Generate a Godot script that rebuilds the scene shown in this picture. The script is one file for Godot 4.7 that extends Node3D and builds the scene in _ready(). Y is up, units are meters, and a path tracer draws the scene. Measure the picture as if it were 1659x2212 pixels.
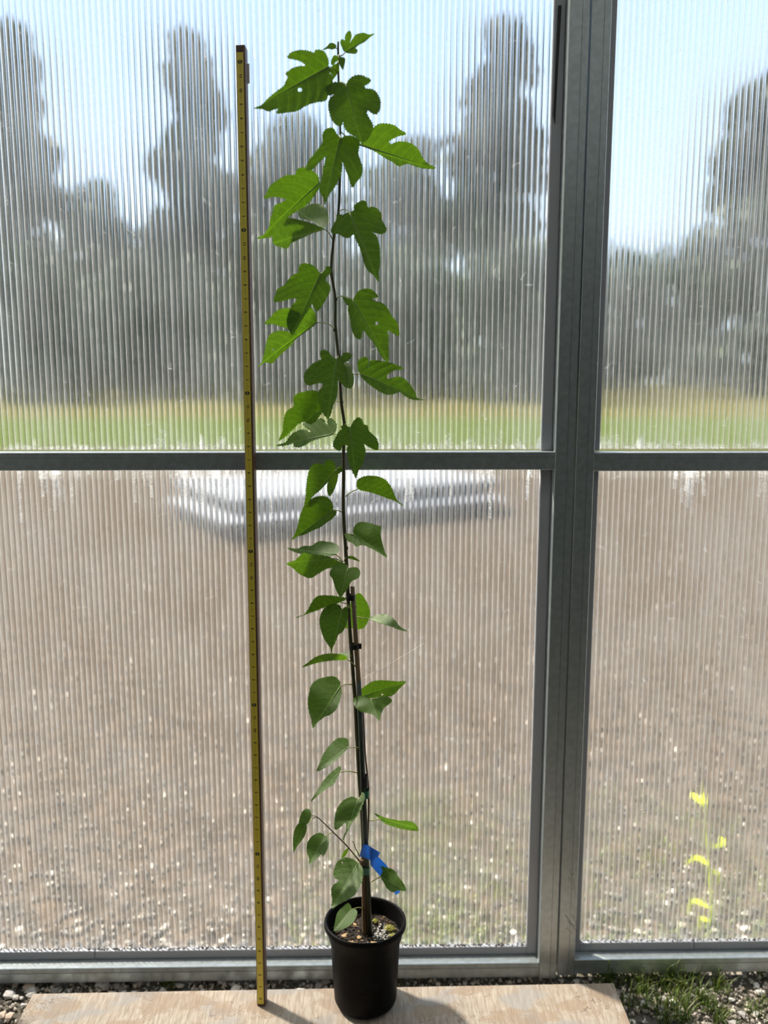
extends Node3D
# A young tree in a black nursery pot beside a measuring stick, in front of fluted greenhouse doors.
# Units are metres. The front plane of the door frames is z = 0, the inside of the greenhouse is +z, the ground is y = 0.

const FOCAL := 1800.0          # focal length in pixels of the 1659 x 2212 frame
const EYE := Vector3(0.0, 1.2957, 1.63)
var eye_basis := Basis.from_euler(Vector3(deg_to_rad(-8.9), deg_to_rad(-1.0), 0.0))
var rng := RandomNumberGenerator.new()
var M := {}
var names := {}

# ------------------------------------------------------------------ helpers
func spot(x: float, y: float, z: float) -> Vector3:
	# the place at depth z that is seen at this point of the photograph (used only to survey positions)
	var d := eye_basis * Vector3((x - 829.5) / FOCAL, -(y - 1106.0) / FOCAL, -1.0)
	return EYE + d * ((z - EYE.z) / d.z)

func on_height(x: float, y: float, h: float) -> Vector3:
	var d := eye_basis * Vector3((x - 829.5) / FOCAL, -(y - 1106.0) / FOCAL, -1.0)
	return EYE + d * ((h - EYE.y) / d.y)

func numbered(called: String) -> String:
	if not names.has(called):
		names[called] = 0
		return called
	names[called] += 1
	return "%s_%03d" % [called, names[called]]

func thing(called: String, label: String, category: String, at := Vector3.ZERO, group := "") -> Node3D:
	var o := Node3D.new()
	o.name = numbered(called)
	add_child(o)
	o.position = at
	tag(o, label, category, group)
	return o

func tag(o: Node, label: String, category := "", group := "", kind := "") -> void:
	if label: o.set_meta("label", label)
	if category: o.set_meta("category", category)
	if group: o.set_meta("group", group)
	if kind: o.set_meta("kind", kind)

func struct(called: String, parent: Node = self) -> Node3D:
	var o := Node3D.new()
	o.name = called
	parent.add_child(o)
	o.set_meta("kind", "structure")
	return o

func part(called: String, mesh: Mesh, mat: Material, parent: Node, at := Vector3.ZERO, turn := Basis.IDENTITY) -> MeshInstance3D:
	var o := MeshInstance3D.new()
	o.name = called
	o.mesh = mesh
	o.material_override = mat
	o.cast_shadow = GeometryInstance3D.SHADOW_CASTING_SETTING_ON
	parent.add_child(o, true)
	o.transform = Transform3D(turn, at)
	return o

func st_new() -> SurfaceTool:
	var st := SurfaceTool.new()
	st.begin(Mesh.PRIMITIVE_TRIANGLES)
	return st

func tri(st: SurfaceTool, a: Vector3, b: Vector3, c: Vector3) -> void:
	var n := (c - a).cross(b - a)
	n = n.normalized() if n.length() > 1e-12 else Vector3.UP
	for p in [a, b, c]:
		st.set_normal(n)
		st.add_vertex(p)

func quad(st: SurfaceTool, a: Vector3, b: Vector3, c: Vector3, d: Vector3) -> void:
	tri(st, a, b, c)
	tri(st, a, c, d)

func quad_uv(st: SurfaceTool, p: Array, uv: Array) -> void:
	var n: Vector3 = (p[2] - p[0]).cross(p[1] - p[0]).normalized()
	for k in [0, 1, 2, 0, 2, 3]:
		st.set_normal(n)
		st.set_uv(uv[k])
		st.add_vertex(p[k])

func add_box(st: SurfaceTool, lo: Vector3, hi: Vector3, t := Transform3D.IDENTITY) -> void:
	var v := []
	for k in 8:
		v.append(t * Vector3(hi.x if k & 1 else lo.x, hi.y if k & 2 else lo.y, hi.z if k & 4 else lo.z))
	for f in [[0, 1, 3, 2], [5, 4, 6, 7], [4, 0, 2, 6], [1, 5, 7, 3], [2, 3, 7, 6], [4, 5, 1, 0]]:
		quad(st, v[f[3]], v[f[2]], v[f[1]], v[f[0]])

func box(lo: Vector3, hi: Vector3, bevel := 0.0) -> ArrayMesh:
	# a box whose edges are chamfered
	if bevel <= 0.0:
		var s := st_new()
		add_box(s, lo, hi)
		return s.commit()
	var st := st_new()
	var pts := {}
	for k in 8:
		var s := Vector3(1 if k & 1 else -1, 1 if k & 2 else -1, 1 if k & 4 else -1)
		var c := Vector3(hi.x if k & 1 else lo.x, hi.y if k & 2 else lo.y, hi.z if k & 4 else lo.z)
		pts[k] = [c - Vector3(0, s.y, s.z) * bevel, c - Vector3(s.x, 0, s.z) * bevel, c - Vector3(s.x, s.y, 0) * bevel]
	var mid := (lo + hi) / 2
	var face := func(list: Array) -> void:
		var cen := Vector3.ZERO
		for p in list: cen += p / list.size()
		var n: Vector3 = (list[2] - list[0]).cross(list[1] - list[0])
		var flip: bool = n.dot(cen - mid) < 0
		for i in range(1, list.size() - 1):
			if flip: tri(st, list[0], list[i + 1], list[i])
			else: tri(st, list[0], list[i], list[i + 1])
	for f in [[0, [0, 2, 6, 4]], [0, [1, 3, 7, 5]], [1, [0, 1, 5, 4]], [1, [2, 3, 7, 6]], [2, [0, 1, 3, 2]], [2, [4, 5, 7, 6]]]:
		face.call([pts[f[1][0]][f[0]], pts[f[1][1]][f[0]], pts[f[1][2]][f[0]], pts[f[1][3]][f[0]]])
	for k in 8:
		face.call(pts[k])
		for b in 3:
			var o := k ^ (1 << b)
			if o > k:
				var i := (b + 1) % 3
				var j := (b + 2) % 3
				face.call([pts[k][i], pts[o][i], pts[o][j], pts[k][j]])
	return st.commit()

func extrude(profile: PackedVector2Array, length: float, axis: String) -> ArrayMesh:
	# axis "x": profile is (z, y) and runs along x; axis "y": profile is (x, z) and runs along y
	var st := st_new()
	var n := profile.size()
	var at := func(p: Vector2, t: float) -> Vector3:
		return Vector3(t, p.y, p.x) if axis == "x" else Vector3(p.x, t, p.y)
	var turn := Geometry2D.is_polygon_clockwise(profile) != (axis == "x")
	for i in n:
		var a := profile[i]
		var b := profile[(i + 1) % n]
		if turn: quad(st, at.call(a, 0.0), at.call(b, 0.0), at.call(b, length), at.call(a, length))
		else: quad(st, at.call(a, 0.0), at.call(a, length), at.call(b, length), at.call(b, 0.0))
	var ix := Geometry2D.triangulate_polygon(profile)
	for k in range(0, ix.size(), 3):
		var p := [profile[ix[k]], profile[ix[k + 1]], profile[ix[k + 2]]]
		tri(st, at.call(p[0], 0.0), at.call(p[1], 0.0), at.call(p[2], 0.0))
		tri(st, at.call(p[0], length), at.call(p[2], length), at.call(p[1], length))
	return st.commit()

func lathe(profile: Array, sides := 48) -> ArrayMesh:
	# profile of Vector2(radius, height), listed from the outside bottom over the rim to the inside
	var st := st_new()
	st.set_smooth_group(0)
	for i in profile.size() - 1:
		for k in sides:
			var a0 := TAU * k / sides
			var a1 := TAU * (k + 1) / sides
			var p: Vector2 = profile[i]
			var q: Vector2 = profile[i + 1]
			var v := [Vector3(cos(a0) * p.x, p.y, sin(a0) * p.x), Vector3(cos(a1) * p.x, p.y, sin(a1) * p.x), Vector3(cos(a1) * q.x, q.y, sin(a1) * q.x), Vector3(cos(a0) * q.x, q.y, sin(a0) * q.x)]
			for m in [0, 1, 2, 0, 2, 3]: st.add_vertex(v[m])
	st.index()
	st.generate_normals()
	return st.commit()

func smooth_path(pts: Array, per := 4) -> Array:
	var out := []
	for i in pts.size() - 1:
		var a: Vector3 = pts[max(i - 1, 0)]
		var d: Vector3 = pts[min(i + 2, pts.size() - 1)]
		for k in per:
			out.append((pts[i] as Vector3).cubic_interpolate(pts[i + 1], a, d, float(k) / per))
	out.append(pts[-1])
	return out

func tube(pts: Array, radii: Array, sides := 7, wobble := 0.0) -> ArrayMesh:
	var st := st_new()
	st.set_smooth_group(0)
	var n := pts.size()
	var rings := []
	for i in n:
		var dir: Vector3 = ((pts[min(i + 1, n - 1)] as Vector3) - (pts[max(i - 1, 0)] as Vector3)).normalized()
		var side := dir.cross(Vector3(0.31, 0.2, 0.93)).normalized()
		var up := side.cross(dir).normalized()
		var r: float = lerpf(radii[0], radii[-1], float(i) / (n - 1)) if radii.size() != n else radii[i]
		r *= 1.0 + wobble * rng.randf_range(-1, 1)
		var ring := []
		for k in sides:
			ring.append((pts[i] as Vector3) + (side * cos(TAU * k / sides) + up * sin(TAU * k / sides)) * r)
		rings.append(ring)
	for i in n - 1:
		for k in sides:
			var a: Vector3 = rings[i][k]
			var b: Vector3 = rings[i][(k + 1) % sides]
			var c: Vector3 = rings[i + 1][(k + 1) % sides]
			var d: Vector3 = rings[i + 1][k]
			for p in [a, c, b, a, d, c]: st.add_vertex(p)
	for e in [0, n - 1]:
		for k in sides:
			var a: Vector3 = rings[e][k]
			var b: Vector3 = rings[e][(k + 1) % sides]
			for p in ([pts[e], a, b] if e == 0 else [pts[e], b, a]): st.add_vertex(p)
	st.index()
	st.generate_normals()
	return st.commit()

func noise(kind: int, freq: float, octaves := 4, seed_ := 1) -> FastNoiseLite:
	var f := FastNoiseLite.new()
	f.noise_type = kind
	f.frequency = freq
	f.fractal_octaves = octaves
	f.seed = seed_
	return f

func mat(called: String, color: Color, rough := 0.7, metal := 0.0) -> StandardMaterial3D:
	# color holds linear reflectance
	var m := StandardMaterial3D.new()
	m.resource_name = called
	m.albedo_color = color.linear_to_srgb()
	m.albedo_color.a = color.a
	m.roughness = rough
	m.metallic = metal
	m.cull_mode = BaseMaterial3D.CULL_DISABLED
	M[called] = m
	return m

func noise_tex(lo: Color, hi: Color, freq: float, size := 256, seed_ := 1, octaves := 5, kind := FastNoiseLite.TYPE_SIMPLEX) -> ImageTexture:
	# a seamless mottled colour texture between two linear colours
	var im := noise(kind, freq, octaves, seed_).get_seamless_image(size, size)
	var out := Image.create(size, size, false, Image.FORMAT_RGB8)
	for y in size:
		for x in size:
			out.set_pixel(x, y, lo.lerp(hi, im.get_pixel(x, y).r).linear_to_srgb())
	return ImageTexture.create_from_image(out)

func triplanar(m: StandardMaterial3D, tex: Texture2D, per_metre: float, world := true) -> void:
	m.albedo_texture = tex
	m.uv1_triplanar = true
	m.uv1_world_triplanar = world
	m.uv1_scale = Vector3.ONE * per_metre

func relief(m: StandardMaterial3D, freq: float, centimetres: float, seed_ := 3) -> void:
	m.heightmap_enabled = true
	m.heightmap_texture = ImageTexture.create_from_image(noise(FastNoiseLite.TYPE_SIMPLEX, freq, 4, seed_).get_seamless_image(256, 256))
	m.heightmap_scale = centimetres

# ------------------------------------------------------------------ build
func _ready() -> void:
	rng.seed = 20240611
	camera_and_light()
	materials()
	greenhouse()
	doors()
	outside()
	board()
	ground_cover()
	measuring_stick()
	tree_in_pot()
	spider_thread()

func camera_and_light() -> void:
	var cam := Camera3D.new()
	cam.name = "camera"
	add_child(cam)
	cam.transform = Transform3D(eye_basis, EYE)
	var lens := CameraAttributesPhysical.new()
	lens.frustum_focal_length = 12.0 / (1106.0 / FOCAL)
	lens.exposure_aperture = 1.0
	lens.frustum_focus_distance = 1.57
	lens.frustum_near = 0.05
	lens.frustum_far = 500.0
	cam.attributes = lens
	cam.fov = rad_to_deg(2.0 * atan(1106.0 / FOCAL))
	cam.near = 0.05
	cam.far = 500.0
	cam.current = true
	var env := Environment.new()
	env.background_mode = Environment.BG_SKY
	var sky := ProceduralSkyMaterial.new()
	sky.sky_top_color = Color(0.40, 0.60, 0.92).linear_to_srgb()
	sky.sky_horizon_color = Color(0.80, 0.92, 1.0).linear_to_srgb()
	sky.sky_curve = 0.18
	sky.ground_bottom_color = Color(0.16, 0.15, 0.13).linear_to_srgb()
	sky.ground_horizon_color = Color(0.4, 0.42, 0.42).linear_to_srgb()
	sky.sky_energy_multiplier = 1.0
	sky.sun_angle_max = 12.0
	env.sky = Sky.new()
	env.sky.sky_material = sky
	env.background_energy_multiplier = 1.95
	env.tonemap_mode = Environment.TONE_MAPPER_LINEAR
	env.tonemap_exposure = 0.78
	env.sdfgi_enabled = true
	env.ssao_enabled = true
	env.ssil_enabled = true
	var we := WorldEnvironment.new()
	we.name = "world_environment"
	we.environment = env
	add_child(we)
	var sun := DirectionalLight3D.new()
	sun.name = "sun"
	add_child(sun)
	sun.look_at_from_position(Vector3.ZERO, Vector3(0.53, -0.75, 0.40), Vector3.UP)
	sun.light_color = Color(1.0, 0.96, 0.90)
	sun.light_energy = 9.0
	sun.light_angular_distance = 4.0
	sun.shadow_enabled = true

func materials() -> void:
	var alu := mat("weathered_aluminium", Color(0.47, 0.525, 0.545), 0.4, 0.65)
	alu.roughness = 0.33
	triplanar(alu, noise_tex(Color(0.78, 0.78, 0.76), Color(1, 1, 1), 0.03, 256, 5), 6.0)
	mat("bead_grey", Color(0.36, 0.37, 0.40), 0.5, 0.2)
	mat("black_rubber", Color(0.012, 0.012, 0.013), 0.6)
	var rib := mat("polycarbonate_rib", Color(0.85, 0.88, 0.88, 0.06), 0.5)
	rib.transparency = BaseMaterial3D.TRANSPARENCY_ALPHA
	rib.backlight_enabled = true
	rib.backlight = Color(1, 1, 1)
	var edge := mat("polycarbonate_rib_edge", Color(0.85, 0.88, 0.88, 0.30), 0.5)
	edge.transparency = BaseMaterial3D.TRANSPARENCY_ALPHA
	edge.backlight_enabled = true
	edge.backlight = Color(1, 1, 1)
	var lens := mat("polycarbonate_lens", Color(0.95, 0.97, 0.97, 0.0), 0.14)
	lens.transparency = BaseMaterial3D.TRANSPARENCY_ALPHA
	lens.refraction_enabled = true
	lens.refraction_scale = 0.05
	mat("stem_bark", Color(0.06, 0.055, 0.02), 0.6)
	mat("old_bark", Color(0.10, 0.055, 0.025), 0.8)
	mat("shoot", Color(0.10, 0.055, 0.03), 0.6)
	mat("petiole", Color(0.30, 0.34, 0.10), 0.5)
	mat("petiole_dark", Color(0.10, 0.08, 0.03), 0.5)
	mat("midrib", Color(0.16, 0.24, 0.07), 0.5)
	mat("black_plastic_tie", Color(0.008, 0.008, 0.009), 0.4)
	mat("green_tape", Color(0.005, 0.12, 0.07), 0.35)

func leaf_material(called: String, color: Color, through: Color, rough: float, tex: Texture2D) -> void:
	var m := mat(called, color, rough)
	m.albedo_texture = tex
	m.backlight_enabled = true
	m.backlight = through.linear_to_srgb()

# ------------------------------------------------------------------ greenhouse shell
func hazy(called: String, color: Color, through: float) -> StandardMaterial3D:
	var m := mat(called, color, 0.5)
	m.transparency = BaseMaterial3D.TRANSPARENCY_ALPHA
	m.backlight_enabled = true
	m.backlight = Color(through, through, through)
	return m

func greenhouse() -> void:
	var fl := struct("floor")
	var soil := mat("floor_soil", Color(1, 1, 1), 0.95)
	triplanar(soil, noise_tex(Color(0.05, 0.045, 0.035), Color(0.16, 0.14, 0.11), 0.04, 256, 8), 3.0)
	relief(soil, 0.05, 0.6)
	part("soil_bed", box(Vector3(-3.2, -0.12, -0.10), Vector3(3.2, -0.004, 4.2)), soil, fl)
	var film := hazy("shell_polycarbonate", Color(0.62, 0.66, 0.64, 0.86), 0.5)
	var cloth := mat("shade_cloth", Color(0.035, 0.045, 0.04), 0.9)
	var frame: StandardMaterial3D = M["weathered_aluminium"]
	var walls := {"wall_left": [Vector3(-3.02, 0.02, 0.0), Vector3(-3.0, 2.6, 4.2)], "wall_right": [Vector3(3.0, 0.02, 0.0), Vector3(3.02, 2.6, 4.2)], "wall_back": [Vector3(-3.0, 0.02, 4.18), Vector3(3.0, 2.6, 4.2)], "wall_front": [Vector3(-3.0, 2.36, -0.05), Vector3(3.0, 2.6, -0.03)]}
	for k in walls:
		var w := struct(k)
		part("shade_cloth" if k == "wall_back" else "glazing_sheet", box(walls[k][0], walls[k][1]), cloth if k == "wall_back" else film, w)
	part("glazing_sheet", box(Vector3(-3.0, 0.02, -0.05), Vector3(-0.984, 2.36, -0.03)), film, get_node("wall_front"))
	part("glazing_sheet", box(Vector3(spot(1244, 995, 0).x + 1.554, 0.02, -0.05), Vector3(3.0, 2.36, -0.03)), film, get_node("wall_front"))
	var c := struct("ceiling")
	part("glazing_sheet", box(Vector3(-3.02, 2.6, -0.05), Vector3(3.02, 2.62, 4.2)), film, c)
	for k in 5:
		part("rafter", box(Vector3(-3.0 + k * 1.48, 2.54, -0.04), Vector3(-2.95 + k * 1.48, 2.6, 4.18), 0.003), frame, c)
	for k in 4:
		part("stud", box(Vector3(-3.0, 0.0, 0.1 + k * 1.3), Vector3(-2.95, 2.6, 0.15 + k * 1.3), 0.003), frame, get_node("wall_left"))
		part("stud", box(Vector3(2.95, 0.0, 0.1 + k * 1.3), Vector3(3.0, 2.6, 0.15 + k * 1.3), 0.003), frame, get_node("wall_right"))
	for k in 5:
		part("stud", box(Vector3(-2.9 + k * 1.43, 0.0, 4.13), Vector3(-2.85 + k * 1.43, 2.6, 4.18), 0.003), frame, get_node("wall_back"))

func sheet_texture(seed_: int, drips: bool, size := 768) -> ImageTexture:
	# clouded plastic: even haze, fine rubbed streaks and scratches, and where the photograph shows them chalky runs under the rail
	var r := RandomNumberGenerator.new()
	r.seed = seed_
	var im := Image.create(size, size, false, Image.FORMAT_RGBA8)
	var cloud := noise(FastNoiseLite.TYPE_SIMPLEX, 0.006, 3, seed_)
	var fine := noise(FastNoiseLite.TYPE_SIMPLEX, 0.09, 2, seed_ + 1)
	var runs := noise(FastNoiseLite.TYPE_SIMPLEX, 0.05, 2, seed_ + 2)
	for y in size:
		for x in size:
			var a := 0.085 + 0.035 * cloud.get_noise_2d(x, y) + 0.035 * fine.get_noise_2d(x * 1.6, y * 0.05) + 0.02 * fine.get_noise_2d(x, y)
			im.set_pixel(x, y, Color(0.93, 0.95, 0.96, clampf(a, 0.03, 0.9)))
	var dab := func(x: float, y: float, w: float, a: float) -> void:
		for dx in range(int(x - w), int(x + w) + 1):
			if dx >= 0 and dx < size and y >= 0 and y < size:
				var was := im.get_pixel(dx, int(y))
				var k := clampf(1.0 - absf(dx - x) / (w + 0.5), 0, 1)
				im.set_pixel(dx, int(y), Color(0.96, 0.97, 0.98, clampf(was.a + a * k, 0, 0.95)))
	for k in 240:      # scratches
		var p := Vector2(r.randf() * size, r.randf() * size)
		var ang := r.randf() * TAU
		for s in r.randi_range(3, 14):
			dab.call(p.x, p.y, 0.4, r.randf_range(0.1, 0.35))
			ang += r.randf_range(-0.4, 0.4)
			p += Vector2(cos(ang), sin(ang))
	var bunch := []
	for k in 9: bunch.append(r.randf() * size)
	if drips:
		for k in 150:
			var x: float = r.randf() * size if r.randf() < 0.45 else bunch[r.randi() % 9] + r.randfn() * size * 0.012
			var long := r.randf_range(0.008, 0.07) * size * (1.5 if r.randf() < 0.2 else 1.0)
			var a0 := r.randf_range(0.12, 0.55)
			for y in int(long):
				x += r.randf_range(-0.35, 0.35)
				dab.call(x, y, r.randf_range(0.5, 1.4), a0 * (0.4 + 1.2 * absf(runs.get_noise_2d(x * 3.0, y * 3.0))))
	for k in 700:      # crust of lime and old web along the bottom edge
		var x := r.randf() * size
		var tall := int(r.randf_range(1.0, 8.0) * (1.0 + maxf(0.0, 3.0 * runs.get_noise_2d(x, 77.0))))
		for y in tall: dab.call(x + r.randf_range(-0.5, 0.5), size - 1 - y, 0.7, r.randf_range(0.05, 0.35))
	return ImageTexture.create_from_image(im)

func pane(called: String, x0: float, x1: float, y0: float, y1: float, seed_: int, drips: bool, parent: Node) -> void:
	# fluted twin-wall sheet: two skins joined by upright ribs 11.4 mm apart
	var holder := Node3D.new()
	holder.name = called
	parent.add_child(holder, true)
	holder.set_meta("label", "clouded fluted plastic glazing sheet")
	var skin := hazy("polycarbonate_skin_%d" % seed_, Color(1, 1, 1, 1), 0.9)
	skin.albedo_texture = sheet_texture(seed_, drips)
	skin.roughness = 0.35
	for z in [-0.040, -0.050]:
		var st := st_new()
		quad_uv(st, [Vector3(x0, y0, z), Vector3(x0, y1, z), Vector3(x1, y1, z), Vector3(x1, y0, z)], [Vector2(0, 1), Vector2(0, 0), Vector2(1, 0), Vector2(1, 1)])
		part("skin", st.commit(), skin, holder)
	var ribs := st_new()
	var edges := st_new()
	var x := x0 + 0.004
	while x < x1:
		var w := 0.00045
		var lean := rng.randf_range(-0.0004, 0.0004)
		quad(edges, Vector3(x - w, y0, -0.0405), Vector3(x - w, y1, -0.0405), Vector3(x + w, y1, -0.0405), Vector3(x + w, y0, -0.0405))
		quad(ribs, Vector3(x - w, y0, -0.0405), Vector3(x - w, y1, -0.0405), Vector3(x - w + lean, y1, -0.0495), Vector3(x - w + lean, y0, -0.0495))
		quad(ribs, Vector3(x + w, y0, -0.0405), Vector3(x + w, y1, -0.0405), Vector3(x + w + lean, y1, -0.0495), Vector3(x + w + lean, y0, -0.0495))
		x += 0.0114
	# where the skin thickens towards each rib it bends the light like a long, weak lens
	var lens := st_new()
	lens.set_smooth_group(0)
	x = x0 + 0.004
	while x < x1 - 0.012:
		var prev := []
		for k in 9:
			var t := k / 8.0
			var xx := x + 0.0026 + t * 0.0062
			var zz := -0.0502 + 0.00008 + 0.00013 * (1.0 - pow(2.0 * t - 1.0, 2.0))
			var here := [Vector3(xx, y0, zz), Vector3(xx, y1, zz), Vector3(xx, y0, -0.0504), Vector3(xx, y1, -0.0504)]
			if k > 0:
				for f in [[prev[0], prev[1], here[1], here[0]], [prev[2], here[2], here[3], prev[3]]]:
					for m in [0, 1, 2, 0, 2, 3]: lens.add_vertex(f[m])
			if k == 0 or k == 8:
				var f := [here[0], here[2], here[3], here[1]]
				if k == 0: f = [here[0], here[1], here[3], here[2]]
				lens.set_smooth_group(1)
				for m in [0, 1, 2, 0, 2, 3]: lens.add_vertex(f[m])
				lens.set_smooth_group(0)
			prev = here
		x += 0.0114
	lens.generate_normals()
	part("flute_lens", lens.commit(), M["polycarbonate_lens"], holder).set_meta("kind", "stuff")
	var o := part("flute_rib", ribs.commit(), M["polycarbonate_rib"], holder)
	o.set_meta("kind", "stuff")
	part("rib_edge", edges.commit(), M["polycarbonate_rib_edge"], holder).set_meta("kind", "stuff")

func doors() -> void:
	var alu: StandardMaterial3D = M["weathered_aluminium"]
	var bead: StandardMaterial3D = M["bead_grey"]
	var depth := 0.036
	# surveyed edges (x on the front plane at the height of the middle rail)
	var xs := {"rail_end": spot(1199, 995, 0).x, "left_edge": spot(1241, 995, 0).x, "right_edge": spot(1244, 995, 0).x, "right_rail": spot(1284, 995, 0).x}
	var bead_l: float = spot(1169, 950, -0.03).x
	var bead_r: float = spot(1296, 950, -0.03).x
	var sill_lo := spot(600, 2118, 0).y
	var sill_hi := spot(600, 2087, 0).y
	var rail_lo := spot(600, 1016, 0).y
	var rail_hi := spot(600, 977, 0).y
	var top := 2.36
	for n in 2:
		var d := struct("door_%d" % (n + 1))
		tag(d, "left aluminium greenhouse door with fluted clouded plastic panes" if n == 0 else "right aluminium greenhouse door with fluted clouded plastic panes")
		var a: float = -0.98 if n == 0 else xs.right_edge       # outer edges of the door
		var b: float = xs.left_edge if n == 0 else xs.right_edge + 1.55
		var wl := 0.04 if n == 0 else xs.right_rail - xs.right_edge as float
		var wr := xs.left_edge - xs.rail_end as float if n == 0 else 0.04
		var drop := 0.0 if n == 0 else 0.006
		# stiles with a shallow groove along the front
		var post := func(x0: float, x1: float, low: float) -> ArrayMesh:
			var g := lerpf(x0, x1, 0.62)
			var e := 0.0012
			return extrude(PackedVector2Array([Vector2(x0, -depth), Vector2(x1, -depth), Vector2(x1, -e), Vector2(x1 - e, 0), Vector2(g + 0.0012, 0), Vector2(g + 0.0008, -0.0012), Vector2(g - 0.0008, -0.0012), Vector2(g - 0.0012, 0), Vector2(x0 + e, 0), Vector2(x0, -e)]), top - low, "y")
		part("stile", post.call(a, a + wl, sill_lo - 0.002 + drop), alu, d, Vector3(0, sill_lo - 0.002 + drop, 0))
		part("stile", post.call(b - wr, b, sill_lo - 0.002 + drop), alu, d, Vector3(0, sill_lo - 0.002 + drop, 0))
		var bar := func(y0: float, y1: float, z: float) -> ArrayMesh:
			var g := lerpf(y0, y1, 0.68)
			var e := 0.0012
			return extrude(PackedVector2Array([Vector2(-depth, y0), Vector2(z - e, y0), Vector2(z, y0 + e), Vector2(z, g - 0.0010), Vector2(z - 0.001, g - 0.0007), Vector2(z - 0.001, g + 0.0007), Vector2(z, g + 0.0010), Vector2(z, y1 - e), Vector2(z - e, y1), Vector2(-depth, y1)]), b - wr - a - wl - 0.0008, "x")
		part("middle_rail", bar.call(rail_lo - drop * 0.5, rail_hi - drop * 0.3, -0.0015), alu, d, Vector3(a + wl + 0.0004, 0, 0))
		part("bottom_rail", bar.call(sill_lo + drop, sill_hi + drop, -0.0005), alu, d, Vector3(a + wl + 0.0004, 0, 0))
		part("top_rail", bar.call(top - 0.045, top, -0.0005), alu, d, Vector3(a + wl + 0.0004, 0, 0))
		# glazing beads round the panes
		var bl: float = a + wl + 0.021 if n == 0 else bead_r
		var br: float = bead_l if n == 0 else b - wr - 0.021
		var zb := -0.0385
		var zf := -0.028
		for half in 2:
			var y0: float = sill_hi + drop if half == 0 else rail_hi
			var y1: float = rail_lo if half == 0 else top - 0.045
			part("glazing_bead", box(Vector3(a + wl, y0, zb), Vector3(bl, y1, zf), 0.0015), bead, d)
			part("glazing_bead", box(Vector3(br, y0, zb), Vector3(b - wr, y1, zf), 0.0015), bead, d)
			if half == 0:
				var cut: float = spot(205 if n == 0 else 1498, 2055, -0.03).x
				part("glazing_bead", box(Vector3(bl, y0, zb), Vector3(cut - 0.0005, y0 + 0.020, zf), 0.0012), bead, d)
				part("glazing_bead", box(Vector3(cut + 0.0005, y0, zb), Vector3(br, y0 + 0.0195, zf), 0.0012), bead, d)
			pane("lower_pane" if half == 0 else "upper_pane", a + wl + 0.004, b - wr - 0.004, y0 + 0.002, y1 - 0.002, 11 + n * 2 + half, half == 0, d)
		# crumbs of grime caught in the open flute ends above the bottom bead
		var crumbs := st_new()
		for k in 520:
			var x := rng.randf_range(bl, br)
			var s := rng.randf_range(0.0005, 0.0015)
			add_box(crumbs, Vector3(-s, -s * 0.7, -s), Vector3(s, s * 0.7, s), Transform3D(Basis.from_euler(Vector3(rng.randf() * 3, rng.randf() * 3, rng.randf() * 3)), Vector3(x, sill_hi + drop + 0.0204, rng.randf_range(-0.037, -0.031))))
		var dirt := M["grime"] as StandardMaterial3D if M.has("grime") else mat("grime", Color(0.07, 0.055, 0.045), 0.9)
		part("grime", crumbs.commit(), dirt, d).set_meta("kind", "stuff")
	# the black rubber seal that has come loose at the top of the left door
	var t0 := spot(1206, 12, -0.026)
	var t1 := spot(1213, 12, -0.026)
	var t2 := spot(1200, 240, -0.026)
	var t3 := spot(1204, 170, -0.026)
	var seal := extrude(PackedVector2Array([Vector2(t0.x, 0), Vector2(t1.x, 0), Vector2(t3.x, -0.13), Vector2(t2.x, -0.205), Vector2(t2.x - 0.004, -0.19)]), 0.003, "y")
	part("loose_seal", seal, M["black_rubber"], get_node("door_1"), Vector3(0, t0.y, -0.0279), Basis(Vector3(1, 0, 0), Vector3(0, 0, 1), Vector3(0, 1, 0)))

	# black rubbed marks low on the right door, a crack in the paint of the left one
	var smear := mat("rubber_scuff", Color(0.02, 0.02, 0.022), 0.8)
	for q in [[2, 0.0005, 1231, 1878, 1233, 1888, 1238, 1890, 1240, 1884], [2, 0.0007, 1221, 1976, 1232, 1992, 1246, 2012], [2, 0.0005, 1226, 1990, 1236, 1998, 1245, 2000], [2, 0.0005, 1236, 1976, 1241, 1988, 1247, 1996], [2, 0.0004, 1224, 2004, 1232, 2012, 1240, 2017], [2, 0.0005, 1238, 1904, 1240, 1912, 1239, 1922], [2, 0.0004, 1228, 1893, 1231, 1899, 1229, 1906], [1, 0.0003, 263, 2091, 259, 2103, 254, 2114], [1, 0.0003, 243, 2092, 245, 2097, 244, 2100]]:
		var way := []
		for k in range(2, q.size(), 2): way.append(spot(q[k], q[k + 1], -0.0003 if q[0] == 1 else 0.0))
		part("scuff_mark", tube(smooth_path(way, 4), [q[1], q[1] * 0.5], 6), smear, get_node("door_%d" % q[0]))

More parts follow.
